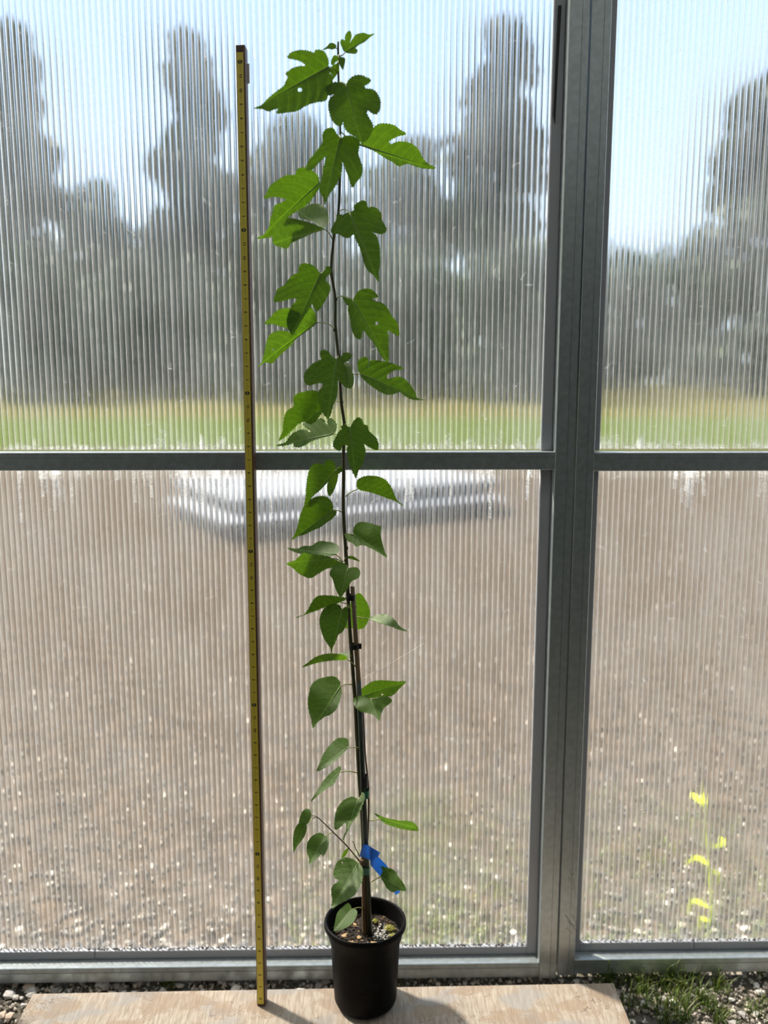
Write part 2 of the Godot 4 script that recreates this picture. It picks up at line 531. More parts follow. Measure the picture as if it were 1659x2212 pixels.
# ------------------------------------------------------------------ outside
func outside() -> void:
	var yard := struct("ground_yard")
	var gm := mat("yard_gravel", Color(1, 1, 1), 0.95)
	triplanar(gm, noise_tex(Color(0.016, 0.0125, 0.009), Color(0.098, 0.074, 0.052), 0.02, 512, 21, 6), 0.9)
	relief(gm, 0.08, 1.0)
	gm.metallic_specular = 0.1
	part("gravel_bed", box(Vector3(-16, -0.12, -14.5), Vector3(16, -0.006, -0.10)), gm, yard)
	var lawn := struct("ground_lawn")
	var lm := mat("mown_grass", Color(1, 1, 1), 0.95)
	triplanar(lm, noise_tex(Color(0.034, 0.056, 0.010), Color(0.066, 0.088, 0.018), 0.03, 256, 23), 0.25)
	lm.metallic_specular = 0.0
	var mm := mat("dry_meadow", Color(1, 1, 1), 0.95)
	triplanar(mm, noise_tex(Color(0.056, 0.060, 0.014), Color(0.10, 0.08, 0.028), 0.03, 256, 24), 0.15)
	mm.metallic_specular = 0.0
	var st := st_new()
	quad(st, Vector3(-70, -0.01, -14.4), Vector3(-70, 0.10, -26), Vector3(70, 0.10, -26), Vector3(70, -0.01, -14.4))
	part("mown_strip", st.commit(), lm, lawn)
	st = st_new()
	quad(st, Vector3(-140, 0.10, -26), Vector3(-140, 0.94, -113), Vector3(140, 0.94, -113), Vector3(140, 0.10, -26))
	part("meadow", st.commit(), mm, lawn)
	st = st_new()
	quad(st, Vector3(-300, -0.30, 60), Vector3(-300, -0.30, -300), Vector3(300, -0.30, -300), Vector3(300, -0.30, 60))
	part("far_field", st.commit(), mm, lawn)
	# loose pale stones on the yard
	var stone := stone_mesh(91)
	var sm := mat("pale_stone", Color(0.17, 0.15, 0.125), 0.9)
	sm.vertex_color_use_as_albedo = true
	scatter("yard_stones", stone, sm, 9000, yard, func() -> Transform3D:
		var z := -0.12 - pow(rng.randf(), 1.6) * 6.0
		var s := rng.randf_range(0.003, 0.010) * (1.0 + absf(z) * 0.15)
		return Transform3D(Basis.from_euler(Vector3(rng.randf() * 6, rng.randf() * 6, 0)).scaled(Vector3(s, s * 0.6, s)), Vector3(rng.randf_range(-1.1, 1.1) * (0.9 + absf(z) * 0.62), 0.0, z)),
		func() -> Color: return Color(1, 1, 1) * (rng.randf_range(1.4, 3.2) if rng.randf() < 0.12 else rng.randf_range(0.2, 0.9)))
	# grass and weeds along the outside of the doors
	var blade := blade_mesh()
	var gr := mat("wild_grass", Color(0.10, 0.15, 0.03), 0.6)
	gr.vertex_color_use_as_albedo = true
	gr.backlight_enabled = true
	gr.backlight = Color(0.5, 0.65, 0.2)
	scatter("verge_grass", blade, gr, 3200, yard, func() -> Transform3D:
		var z := -0.11 - pow(rng.randf(), 1.5) * 0.75
		var x := rng.randfn(0.12, 0.10) if rng.randf() < 0.3 else rng.randf_range(-0.2, 1.1)
		var s := rng.randf_range(0.5, 1.3)
		return Transform3D(Basis(Vector3.UP, rng.randf() * TAU).scaled(Vector3(s, s * rng.randf_range(0.4, 0.9), s)), Vector3(x, -0.006, z)),
		func() -> Color: return Color(1, 1, 0.8).lerp(Color(1.6, 1.3, 0.9), rng.randf()) * rng.randf_range(0.6, 1.2))
	weeds()
	sheet_stack()
	trees()

func scatter(called: String, mesh: Mesh, m: Material, count: int, parent: Node, where: Callable, tint: Callable) -> void:
	var mm := MultiMesh.new()
	mm.transform_format = MultiMesh.TRANSFORM_3D
	mm.use_colors = true
	mm.mesh = mesh
	mm.instance_count = count
	for i in count:
		mm.set_instance_transform(i, where.call())
		mm.set_instance_color(i, tint.call())
	var o := MultiMeshInstance3D.new()
	o.name = called
	o.multimesh = mm
	o.material_override = m
	parent.add_child(o, true)
	o.set_meta("kind", "stuff")

func stone_mesh(seed_: int) -> ArrayMesh:
	# a broken, many-sided stone of about unit radius
	var r := RandomNumberGenerator.new()
	r.seed = seed_
	var t := (1.0 + sqrt(5.0)) / 2.0
	var v := [Vector3(-1, t, 0), Vector3(1, t, 0), Vector3(-1, -t, 0), Vector3(1, -t, 0), Vector3(0, -1, t), Vector3(0, 1, t), Vector3(0, -1, -t), Vector3(0, 1, -t), Vector3(t, 0, -1), Vector3(t, 0, 1), Vector3(-t, 0, -1), Vector3(-t, 0, 1)]
	for i in 12: v[i] = v[i].normalized() * r.randf_range(0.62, 1.15)
	var st := st_new()
	for f in [[0, 11, 5], [0, 5, 1], [0, 1, 7], [0, 7, 10], [0, 10, 11], [1, 5, 9], [5, 11, 4], [11, 10, 2], [10, 7, 6], [7, 1, 8], [3, 9, 4], [3, 4, 2], [3, 2, 6], [3, 6, 8], [3, 8, 9], [4, 9, 5], [2, 4, 11], [6, 2, 10], [8, 6, 7], [9, 8, 1]]:
		tri(st, v[f[0]], v[f[2]], v[f[1]])
	return st.commit()

func clump_mesh(seed_: int) -> ArrayMesh:
	# a rounded, crumbly lump of about unit radius
	var f := noise(FastNoiseLite.TYPE_SIMPLEX, 1.6, 4, seed_)
	var st := st_new()
	st.set_smooth_group(0)
	var at := func(i: int, k: int) -> Vector3:
		var v := Vector3(sin(PI * i / 12.0) * cos(TAU * k / 18.0), cos(PI * i / 12.0), sin(PI * i / 12.0) * sin(TAU * k / 18.0))
		return v * (0.85 + 0.55 * f.get_noise_3dv(v * 1.3))
	for i in 12:
		for k in 18:
			var q := [at.call(i, k), at.call(i, k + 1), at.call(i + 1, k + 1), at.call(i + 1, k)]
			for m in [0, 1, 2, 0, 2, 3]: st.add_vertex(q[m])
	st.generate_normals()
	return st.commit()

func blade_mesh() -> ArrayMesh:
	var st := st_new()
	var w := 0.0016
	var p := [Vector3(0, 0, 0), Vector3(0.004, 0.016, 0), Vector3(0.013, 0.029, 0), Vector3(0.027, 0.036, 0)]
	for i in 3:
		var a := w * (1.0 - i / 3.0)
		var b := w * (1.0 - (i + 1) / 3.0) + 0.0001
		quad(st, p[i] + Vector3(0, 0, -a), p[i + 1] + Vector3(0, 0, -b), p[i + 1] + Vector3(0, 0, b), p[i] + Vector3(0, 0, a))
	return st.commit()

func weeds() -> void:
	# a tall weed just outside the right door, its strap leaves bright against the light
	var m := mat("weed_leaf", Color(0.34, 0.38, 0.03), 0.5)
	m.backlight_enabled = true
	m.backlight = Color(0.85, 0.9, 0.2)
	var base := on_height(1535, 2040, 0.0)
	base.z = -0.20
	base.y = -0.006
	base.x = spot(1535, 2000, -0.20).x
	var w := thing("tall_weed", "yellow-green weed with strap leaves just outside the right door", "weed", base)
	var path := [Vector3.ZERO, spot(1532, 1900, -0.2) - base, spot(1525, 1800, -0.2) - base, spot(1518, 1690, -0.2) - base]
	part("stalk", tube(smooth_path(path), [0.003, 0.0012]), m, w)
	for l in [[1538, 1830, 1562, 1822, 1555, 1805], [1536, 1880, 1552, 1890, 1548, 1915], [1532, 1870, 1505, 1852, 1478, 1870], [1530, 1960, 1496, 1945, 1484, 1975], [1522, 1740, 1500, 1720, 1494, 1712], [1520, 1740, 1518, 1735, 1519, 1712], [1532, 2000, 1528, 2010, 1524, 2035], [1532, 1990, 1512, 1985, 1510, 2020]]:
		var pts := []
		for k in 3: pts.append(spot(l[k * 2], l[k * 2 + 1], -0.2 + 0.012 * k) - base)
		pts = smooth_path(pts, 5)
		var st := st_new()
		for i in pts.size() - 1:
			var t0 := float(i) / (pts.size() - 1)
			var t1 := float(i + 1) / (pts.size() - 1)
			var side: Vector3 = (pts[i + 1] - pts[i]).cross(Vector3(0, 0.2, 1)).normalized()
			var w0 := 0.0062 * sin(PI * (0.12 + 0.88 * t0))
			var w1 := 0.0062 * sin(PI * (0.12 + 0.88 * t1))
			quad(st, pts[i] - side * w0, pts[i + 1] - side * w1, pts[i + 1] + side * w1, pts[i] + side * w0)
		part("leaf", st.commit(), m, w)

func sheet_stack() -> void:
	# wavy roofing sheets piled on timber battens in the yard
	var m := mat("galvanised_sheet", Color(0.17, 0.18, 0.20), 0.5, 0.1)
	var dark := mat("batten_timber", Color(0.05, 0.045, 0.045), 0.9)
	var near := on_height(490, 1172, 0.0)
	var turn := Basis(Vector3.UP, deg_to_rad(30))
	var long := 2.9
	var wide := 1.7
	var st := st_new()
	var n := 46
	for i in n:
		var x0 := long * i / n
		var x1 := long * (i + 1) / n
		var h0 := 0.009 * sin(TAU * x0 / 0.13)
		var h1 := 0.009 * sin(TAU * x1 / 0.13)
		for off in [0.0, -0.003]:
			quad(st, Vector3(x0, h0 + off, 0), Vector3(x0, h0 + off, -wide), Vector3(x1, h1 + off, -wide), Vector3(x1, h1 + off, 0))
		quad(st, Vector3(x0, h0 - 0.003, 0), Vector3(x0, h0, 0), Vector3(x1, h1, 0), Vector3(x1, h1 - 0.003, 0))
	var sheet := st.commit()
	var h := 0.0
	var labels := ["lowest grey corrugated sheet of the pile in the yard", "second grey corrugated sheet up in the pile in the yard", "third corrugated sheet, topmost of the lower bundle in the yard", "fourth corrugated sheet, lowest of the upper bundle in the yard", "fifth corrugated sheet, second from the top of the yard pile", "topmost grey corrugated sheet of the pile in the yard"]
	var b := 0
	var places := ["nearest dark timber batten under the lower bundle of sheets", "middle dark timber batten under the lower bundle of sheets", "farthest dark timber batten under the lower bundle of sheets", "nearest dark timber batten between the bundles of sheets", "middle dark timber batten between the bundles of sheets", "farthest dark timber batten between the bundles of sheets"]
	for k in 6:
		if k % 3 == 0:
			var tall := 0.105 if k == 0 else 0.06
			for j in 3:
				var o := thing("timber_batten", places[b], "batten", near + turn * Vector3(0.02 + 0.2 * (k / 3), h, -0.22 - j * 0.60 - (0.2 if k else 0.0)), "battens under the corrugated sheets")
				b += 1
				part("beam", box(Vector3(0, 0, -0.05), Vector3(long - 0.1, tall, 0.05), 0.004), dark, o, Vector3.ZERO, turn)
			h += tall + 0.0122
		var o := thing("corrugated_sheet", labels[k], "sheet", near + turn * Vector3((0.15 if k > 2 else 0.0) + rng.randf_range(-0.04, 0.04), h, -0.30 if k > 2 else rng.randf_range(-0.03, 0.03)), "corrugated sheets piled in the yard")
		part("sheet_metal", sheet, m, o, Vector3.ZERO, turn)
		h += 0.0225

func trees() -> void:
	var bark := mat("tree_bark", Color(0.06, 0.05, 0.04), 0.9)
	# label, photo x of the middle, photo y of the top, width in photo pixels, distance, leaf colour, conical
	var list := [
		["tall grey-green tree at the far left edge beyond the lawn", 20, 40, 330, 58.0, Color(0.05, 0.085, 0.04), 0.42],
		["low rounded tree between the two tall ones on the left", 215, 390, 220, 74.0, Color(0.055, 0.09, 0.03), 0.0],
		["tall tree behind the top of the measuring stick", 400, 50, 330, 60.0, Color(0.045, 0.08, 0.04), 0.42],
		["broad tree behind the middle left of the sapling", 640, 255, 300, 78.0, Color(0.05, 0.08, 0.035), 0.1],
		["dense tree behind the right side of the sapling", 880, 300, 300, 88.0, Color(0.055, 0.085, 0.035), 0.1],
		["tall dark tree left of the door joint", 1095, 30, 400, 58.0, Color(0.035, 0.065, 0.035), 0.42],
		["tall tree rising at the right edge behind the right door", 1690, 150, 360, 56.0, Color(0.05, 0.075, 0.035), 0.2],
		["low rounded tree seen just right of the door joint", 1340, 545, 260, 72.0, Color(0.055, 0.09, 0.035), 0.0],
		["low rounded tree left of the tall one at the right edge", 1500, 520, 260, 88.0, Color(0.05, 0.08, 0.03), 0.0],
		["bushy hedge tree at the far left below the tall tree", 60, 560, 340, 42.0, Color(0.045, 0.08, 0.03), 0.0],
		["bushy hedge tree seen left of the measuring stick", 330, 560, 340, 50.0, Color(0.05, 0.085, 0.03), 0.0],
		["bushy hedge tree behind the middle of the sapling", 600, 540, 340, 42.0, Color(0.045, 0.075, 0.03), 0.0],
		["bushy hedge tree right of the middle of the sapling", 860, 560, 340, 50.0, Color(0.05, 0.085, 0.03), 0.0],
		["bushy hedge tree left of the door joint", 1120, 540, 340, 42.0, Color(0.045, 0.075, 0.03), 0.0],
	]
	for t in list:
		var dist: float = t[4]
		var top := spot(t[1], t[2], -dist)
		var ground := 0.10 + (dist - 26.0) * 0.60 / 62.0
		var wide: float = t[3] / FOCAL * (dist + 1.6) * 0.5
		var h := top.y - ground
		var o := thing("tree" if t[2] < 500 else "hedge_tree", t[0], "tree", Vector3(top.x, ground, -dist), "trees beyond the lawn")
		part("trunk", tube([Vector3(0, -0.1, 0), Vector3(wide * 0.05, h * 0.35, 0), Vector3(0, h * 0.7, 0)], [h * 0.02, h * 0.008], 7), bark, o)
		var lm := mat("foliage", t[5], 0.7)
		lm.vertex_color_use_as_albedo = true
		lm.backlight_enabled = true
		lm.backlight = Color(0.35, 0.45, 0.2)
		var st := st_new()
		var blobs := []
		for k in 64:
			var f := 0.03 + 0.92 * k / 64.0
			var reach: float = wide * (lerpf(1.0, 1.1 - f, clampf(t[6] * 2.0, 0.25, 0.9)) * sqrt(maxf(0.06, 1.0 - pow(2.0 * f - 0.9, 4.0))))
			var ang := rng.randf() * TAU
			var rr := reach * sqrt(rng.randf()) * 0.8
			blobs.append([Vector3(cos(ang) * rr, f * h, sin(ang) * rr), wide * rng.randf_range(0.20, 0.40) * lerpf(1.0, 1.15 - f * 0.8, clampf(t[6] * 2.0, 0.0, 1.0))])
		blobs.append([Vector3(0, h * 0.95, 0), wide * 0.2])
		for k in 5200:
			var q: Array = blobs[k % blobs.size()]
			var p: Vector3 = q[0] + Vector3(rng.randfn(), rng.randfn(), rng.randfn()).normalized() * q[1] * pow(rng.randf(), 0.4)
			if p.y < 0.05: p.y = 0.05
			var s := h * 0.014 + 0.10
			var e := Basis.from_euler(Vector3(rng.randf() * 6.3, rng.randf() * 6.3, rng.randf() * 6.3))
			st.set_color(Color(1, 1, 1) * rng.randf_range(0.7, 1.3))
			var a: Vector3 = p + e * Vector3(-s, -s * 0.7, 0)
			var b: Vector3 = p + e * Vector3(s, -s * 0.7, 0)
			var c: Vector3 = p + e * Vector3(s * 0.7, s, 0)
			var d: Vector3 = p + e * Vector3(-s * 0.7, s, 0)
			quad(st, a, b, c, d)
		part("crown", st.commit(), lm, o)

# ------------------------------------------------------------------ board, stones, grass
func board() -> void:
	var size := Vector2i(1024, 512)
	var grain := noise(FastNoiseLite.TYPE_SIMPLEX, 0.02, 4, 31)
	var blot := noise(FastNoiseLite.TYPE_SIMPLEX, 0.006, 4, 32)
	var tide := noise(FastNoiseLite.TYPE_SIMPLEX, 0.007, 5, 33)
	var im := Image.create(size.x, size.y, false, Image.FORMAT_RGB8)
	for y in size.y:
		for x in size.x:
			var g := grain.get_noise_2d(x * 6.0, y * 0.55) * 0.5 + grain.get_noise_2d(x * 16.0, y * 1.6 + 300) * 0.5
			var c := Color(0.25, 0.20, 0.15).lerp(Color(0.39, 0.34, 0.28), clampf(0.5 + g * 1.1, 0, 1))
			var b := blot.get_noise_2d(x * 0.8, y * 1.6)
			c = c.lerp(Color(0.24, 0.24, 0.24), clampf((b - 0.12) * 1.6, 0, 0.55))
			var t := tide.get_noise_2d(x, y * 1.7) + 0.05 * grain.get_noise_2d(x * 5, y * 5)
			var line := clampf(1.0 - absf(t - 0.08) * 42.0, 0, 1) * clampf(0.5 + blot.get_noise_2d(x + 900, y) * 2.5, 0, 1)
			c = c.lerp(Color(0.11, 0.06, 0.033), line * 0.95)
			c = c.lerp(Color(0.22, 0.145, 0.085), clampf((t - 0.08) * 2.4, 0, 0.45))
			im.set_pixel(x, y, c.linear_to_srgb())
	var m := mat("weathered_plywood", Color(1, 1, 1), 0.85)
	m.albedo_texture = ImageTexture.create_from_image(im)
	var edge := mat("plywood_edge", Color(0.20, 0.14, 0.09), 0.9)
	triplanar(edge, noise_tex(Color(0.6, 0.55, 0.5), Color(1, 1, 1), 0.05, 128, 34), 10.0)
	var bl := on_height(72, 2147, 0.04)
	var br := on_height(1325, 2124, 0.04)
	var o := thing("plywood_board", "weathered plywood board with brown tide marks lying before the doors", "board", Vector3((bl.x + br.x) / 2, 0.0, (bl.z + br.z) / 2 + 0.3))
	var c := []
	var low := 0.022
	for p in [Vector3(bl.x, 0.04, bl.z), Vector3(br.x, 0.04, br.z), Vector3(br.x + 0.004, 0.04, br.z + 0.61), Vector3(bl.x - 0.003, 0.04, bl.z + 0.61)]: c.append(p - o.position)
	var st := st_new()
	quad_uv(st, [c[0], c[1], c[2], c[3]], [Vector2(0, 0), Vector2(1, 0), Vector2(1, 1), Vector2(0, 1)])
	part("face_veneer", st.commit(), m, o)
	st = st_new()
	var d := []
	for p in c: d.append(p - Vector3(0, low - 0.0, 0))
	for k in 4: quad(st, d[k], c[k], c[(k + 1) % 4], d[(k + 1) % 4])
	quad(st, d[0], d[1], d[2], d[3])
	part("plies", st.commit(), edge, o)

func ground_cover() -> void:
	var fl := get_node("floor")
	var shapes := []
	for k in 8: shapes.append(stone_mesh(200 + k))
	var mats := []
	for c in [Color(0.55, 0.52, 0.48), Color(0.38, 0.36, 0.34), Color(0.68, 0.65, 0.60), Color(0.22, 0.21, 0.20), Color(0.50, 0.40, 0.32), Color(0.60, 0.58, 0.56)]:
		var m := mat("crushed_stone", Color(1, 1, 1), 0.9)
		triplanar(m, noise_tex(c * 0.75, c * 1.15, 0.06, 64, 40 + mats.size()), 14.0)
		mats.append(m)
	var put := func(x: float, z: float, s: float) -> void:
		var k := rng.randi() % 8
		var e := Basis.from_euler(Vector3(rng.randf_range(-0.5, 0.5), rng.randf() * TAU, rng.randf_range(-0.5, 0.5))).scaled(Vector3(s * rng.randf_range(0.8, 1.35), s * rng.randf_range(0.45, 0.8), s))
		part("stone", shapes[k], mats[rng.randi() % 6], fl, Vector3(x, s * 0.30, z), e)
	for k in 70: put.call(rng.randf_range(-0.95, -0.735), rng.randf_range(-0.07, 0.16), rng.randf_range(0.007, 0.017))
	for k in 150: put.call(rng.randf_range(-0.75, 0.02), rng.randf_range(-0.075, 0.05), rng.randf_range(0.005, 0.013))
	for k in 30: put.call(rng.randf_range(0.02, 0.50), rng.randf_range(-0.075, 0.05), rng.randf_range(0.004, 0.008))
	for k in 50: put.call(rng.randf_range(0.50, 0.95), rng.randf_range(-0.03, 0.16), rng.randf_range(0.004, 0.012))
	var fine := mat("fine_stone", Color(0.46, 0.43, 0.39), 0.9)
	fine.vertex_color_use_as_albedo = true
	scatter("fine_gravel", shapes[0], fine, 6000, fl, func() -> Transform3D:
		var s := rng.randf_range(0.0015, 0.0055)
		return Transform3D(Basis.from_euler(Vector3(rng.randf() * 6, rng.randf() * 6, 0)).scaled(Vector3.ONE * s), Vector3(rng.randf_range(-0.95, 0.95), 0.001, rng.randf_range(-0.095, 0.16))),
		func() -> Color: return Color(1, 0.96, 0.9) * rng.randf_range(0.3, 1.4))
	var blade := blade_mesh()
	var gr := mat("floor_grass_blade", Color(0.11, 0.16, 0.03), 0.55)
	gr.vertex_color_use_as_albedo = true
	gr.backlight_enabled = true
	gr.backlight = Color(0.5, 0.6, 0.2)
	var tufts := []
	for k in 46: tufts.append([Vector3(rng.randf_range(0.49, 0.72), -0.002, rng.randf_range(-0.06, 0.13)), rng.randf_range(0.5, 1.15)])
	for k in 14: tufts.append([Vector3(rng.randf_range(0.66, 0.9), -0.002, rng.randf_range(-0.05, 0.15)), rng.randf_range(0.4, 0.9)])
	for k in 60: tufts.append([Vector3(rng.randf_range(0.02, 0.55), -0.002, rng.randf_range(-0.085, -0.01)), rng.randf_range(0.15, 0.35)])
	for k in 5: tufts.append([Vector3(spot(362, 2125, 0).x + rng.randf_range(-0.01, 0.01), -0.002, rng.randf_range(-0.02, 0.0)), 0.5])
	scatter("floor_grass", blade, gr, 2600, fl, func() -> Transform3D:
		var t: Array = tufts[rng.randi() % tufts.size()]
		var s: float = t[1] * rng.randf_range(0.6, 1.3)
		return Transform3D(Basis(Vector3.UP, rng.randf() * TAU) * Basis(Vector3.BACK, rng.randf_range(-0.5, 0.5)) * Basis.from_scale(Vector3(s, s * rng.randf_range(0.8, 1.4), minf(s, 0.9) + 0.2)), t[0] + Vector3(rng.randfn(), 0, rng.randfn()) * 0.009),
		func() -> Color: return Color(0.9, 1, 0.8).lerp(Color(2.0, 1.5, 1.3), pow(rng.randf(), 3.0)) * rng.randf_range(0.5, 1.15))

# ------------------------------------------------------------------ measuring stick
func measuring_stick() -> void:
	var foot := on_height(564.0, 2174.0, 0.04)
	var head := spot(518.5, 96.0, EYE.z - 1.664 * 1.0)
	var long := foot.distance_to(head)
	var up := (head - foot).normalized()
	var right := Vector3(1, 0, 0.08).normalized()
	var front := right.cross(up).normalized()
	right = up.cross(front).normalized()
	var o := thing("measuring_stick", "tall wooden measuring stick with a yellow inch tape, leaning beside the potted sapling", "measuring stick", foot)
	o.transform.basis = Basis(right, up, front)
	var wood := mat("stick_wood", Color(0.11, 0.05, 0.028), 0.45)
	triplanar(wood, noise_tex(Color(0.6, 0.6, 0.6), Color(1, 1, 1), 0.05, 128, 51), 12.0, false)
	var yellow := mat("tape_yellow", Color(0.66, 0.53, 0.06), 0.4)
	var ink := mat("tape_ink", Color(0.012, 0.01, 0.006), 0.6)
	var pale := mat("tape_ink_light", Color(0.5, 0.44, 0.16), 0.5)
	part("wooden_bar", box(Vector3(-0.0085, 0, -0.021), Vector3(0.0090, long, 0), 0.0015), wood, o)
	var inch := (long - 0.017 - 0.031) / 72.0
	var zero := 0.017
	var t0 := 0.0055
	var t1 := long - 0.014
	part("tape", box(Vector3(-0.0070, t0, 0), Vector3(0.0057, t1, 0.0006)), yellow, o)
	# nail that holds the end of the tape, and the scrap of paper behind the top
	part("nail", box(Vector3(-0.0016, long - 0.0125, 0), Vector3(0.0012, long - 0.0098, 0.0012), 0.0004), ink, o)
	var scrap := mat("paper_scrap", Color(0.45, 0.33, 0.30), 0.8)
	part("paper_scrap", box(Vector3(0.0090, long - 0.062, -0.020), Vector3(0.0123, long - 0.026, -0.0194)), scrap, o)
	var st := st_new()
	var zf := 0.00065
	var cx := -0.00065
	for k in range(0, 73 * 8):
		var y := zero + inch * k / 8.0
		if y > t1 - 0.002: break
		var w := 0.0021 if k % 8 == 0 else 0.0016 if k % 4 == 0 else 0.0009
		if k % 8 == 4: w = 0.0030
		for s in [-1, 1]:
			var e: float = cx + s * 0.0062
			quad(st, Vector3(e, y - 0.00012, zf), Vector3(e, y + 0.00012, zf), Vector3(e - s * w, y + 0.00012, zf), Vector3(e - s * w, y - 0.00012, zf))
	for k in range(12, 72):
		var y := zero + inch * k
		quad(st, Vector3(cx - 0.0002, y + inch * 0.24, zf), Vector3(cx - 0.0002, y + inch * 0.80, zf), Vector3(cx + 0.0002, y + inch * 0.80, zf), Vector3(cx + 0.0002, y + inch * 0.24, zf))
	part("tick_marks", st.commit(), ink, o)
	var face := SystemFont.new()
	face.font_names = PackedStringArray(["Droid Sans"])
	face.font_weight = 700
	var digits := {}
	var quarter := Basis(Vector3.BACK, -PI / 2)     # the figures lie on their side, tops to the right
	for k in 73:
		var foot_mark := k > 0 and k % 12 == 0
		var says := "%dF" % (k / 12) if foot_mark else str(k % 12)
		if not digits.has(says):
			var tm := TextMesh.new()
			tm.text = says
			tm.font = face
			tm.font_size = 24
			tm.pixel_size = 0.00019 if foot_mark else 0.00031
			tm.depth = 0.0002
			tm.curve_step = 2.0
			digits[says] = tm
		var y := zero + inch * k
		if y > t1 - 0.003: continue
		if foot_mark:
			var plate := st_new()
			var ring := []
			for v in [[-0.0046, 0], [-0.003, 0.0032], [0.003, 0.0032], [0.0046, 0], [0.003, -0.0032], [-0.003, -0.0032]]: ring.append(Vector3(cx + v[0], y + v[1], zf + 0.0001))
			for v in range(1, 5): tri(plate, ring[0], ring[v], ring[v + 1])
			part("foot_mark", plate.commit(), ink, o)
			part("figure", digits[says], pale, o, Vector3(cx, y, zf + 0.0003), quarter)
		else:
			part("figure", digits[says], ink, o, Vector3(cx + (0.0 if k < 12 else 0.0003), y, zf + 0.0001), quarter)

# ------------------------------------------------------------------ the potted tree
const VIEWS := {"A": [500.0, 40.0, 3.687], "B": [500.0, 340.0, 3.687], "C": [500.0, 620.0, 3.687], "D": [550.0, 980.0, 4.1475], "E": [550.0, 1240.0, 4.1475], "F": [550.0, 1560.0, 4.1475], "G": [600.0, 1790.0, 4.74]}
const STEM_Z := 0.095
var leaf_root: Node3D

func at_view(view: String, x: float, y: float) -> Vector2:
	var o: Array = VIEWS[view]
	return Vector2(o[0] + x / o[2], o[1] + y / o[2])

func tree_in_pot() -> void:
	var base := Vector3(0, 0.04, STEM_Z)
	base.x = spot(789.5, 2160, STEM_Z).x
	var root := thing("potted_mulberry", "tall young tree with lobed green leaves in a black nursery pot, tied to a stake", "potted tree", base)
	leaf_root = root
	pot(root, base)
	var S := func(x: float, y: float, z := STEM_Z) -> Vector3: return spot(x, y, z) - base
	# main stem
	var sp := []
	for p in [[787.8, 2016], [787.5, 1994], [787.5, 1945], [786.5, 1897], [785, 1861], [784.5, 1801], [780, 1729], [774.5, 1650], [771.8, 1602], [768.2, 1529], [764.6, 1481], [762, 1445], [757.4, 1385], [752.5, 1303], [749, 1221], [746.5, 1185], [741.7, 1100], [742.4, 1028], [742, 980], [744.5, 930], [743.5, 912], [737.3, 869], [735.5, 837], [730.5, 769], [724.5, 700], [724.5, 646], [717, 598], [715.8, 570], [722, 508], [731, 459], [734.6, 379], [735, 284], [731, 160], [730.5, 120], [730.5, 90]]:
		sp.append(S.call(p[0], p[1]))
	var path := smooth_path(sp, 3)
	var radii := []
	for i in path.size():
		var t := float(i) / (path.size() - 1)
		radii.append(lerpf(0.0048, 0.0018, t) * rng.randf_range(0.94, 1.06) + (0.0012 if t < 0.10 else 0.0))
	part("stem", tube(path, radii, 9), M["stem_bark"], root)
	var old := [S.call(788.5, 2017, STEM_Z + 0.004), S.call(788, 1960, STEM_Z + 0.004), S.call(787, 1900, STEM_Z + 0.004), S.call(784.5, 1872, STEM_Z + 0.004), S.call(783.5, 1856, STEM_Z + 0.003)]
	part("rootstock", tube(smooth_path(old, 4), [0.0052, 0.0066], 9, 0.12), M["old_bark"], root).set_meta("label", "brown barked rootstock with a knobbly graft")
	# nodes along the stem
	for p in [[725, 647], [738, 869], [744.5, 915], [742, 1105], [748.5, 1184], [723, 712], [716, 592], [731, 769]]:
		var b := SphereMesh.new()
		b.radius = 0.0036
		b.height = 0.0085
		b.radial_segments = 10
		b.rings = 6
		part("bud", b, M["stem_bark"], root, S.call(p[0], p[1]))
	part("shoot", tube(smooth_path([S.call(790, 1858, STEM_Z + 0.002), S.call(794, 1812), S.call(796.3, 1755), S.call(796, 1705), S.call(793.5, 1674), S.call(788.7, 1626), S.call(784.5, 1545), S.call(780, 1500, STEM_Z - 0.012)], 4), [0.0021, 0.0014], 7), M["shoot"], root)
	part("twig", tube(smooth_path([S.call(777, 1861, STEM_Z + 0.01), S.call(750, 1828, STEM_Z + 0.02), S.call(719, 1797, STEM_Z + 0.025), S.call(688, 1767, STEM_Z + 0.03), S.call(681, 1766, STEM_Z + 0.03), S.call(675, 1769, STEM_Z + 0.03)], 4), [0.0013, 0.0008], 6), M["shoot"], root)
	part("twig", tube(smooth_path([S.call(777, 1850, STEM_Z + 0.008), S.call(768, 1832, STEM_Z + 0.01), S.call(764, 1820, STEM_Z + 0.012), S.call(760, 1817, STEM_Z + 0.012)], 4), [0.001, 0.0006], 6), M["shoot"], root)
	stake_and_ties(root, S)
	leaves(root, base)

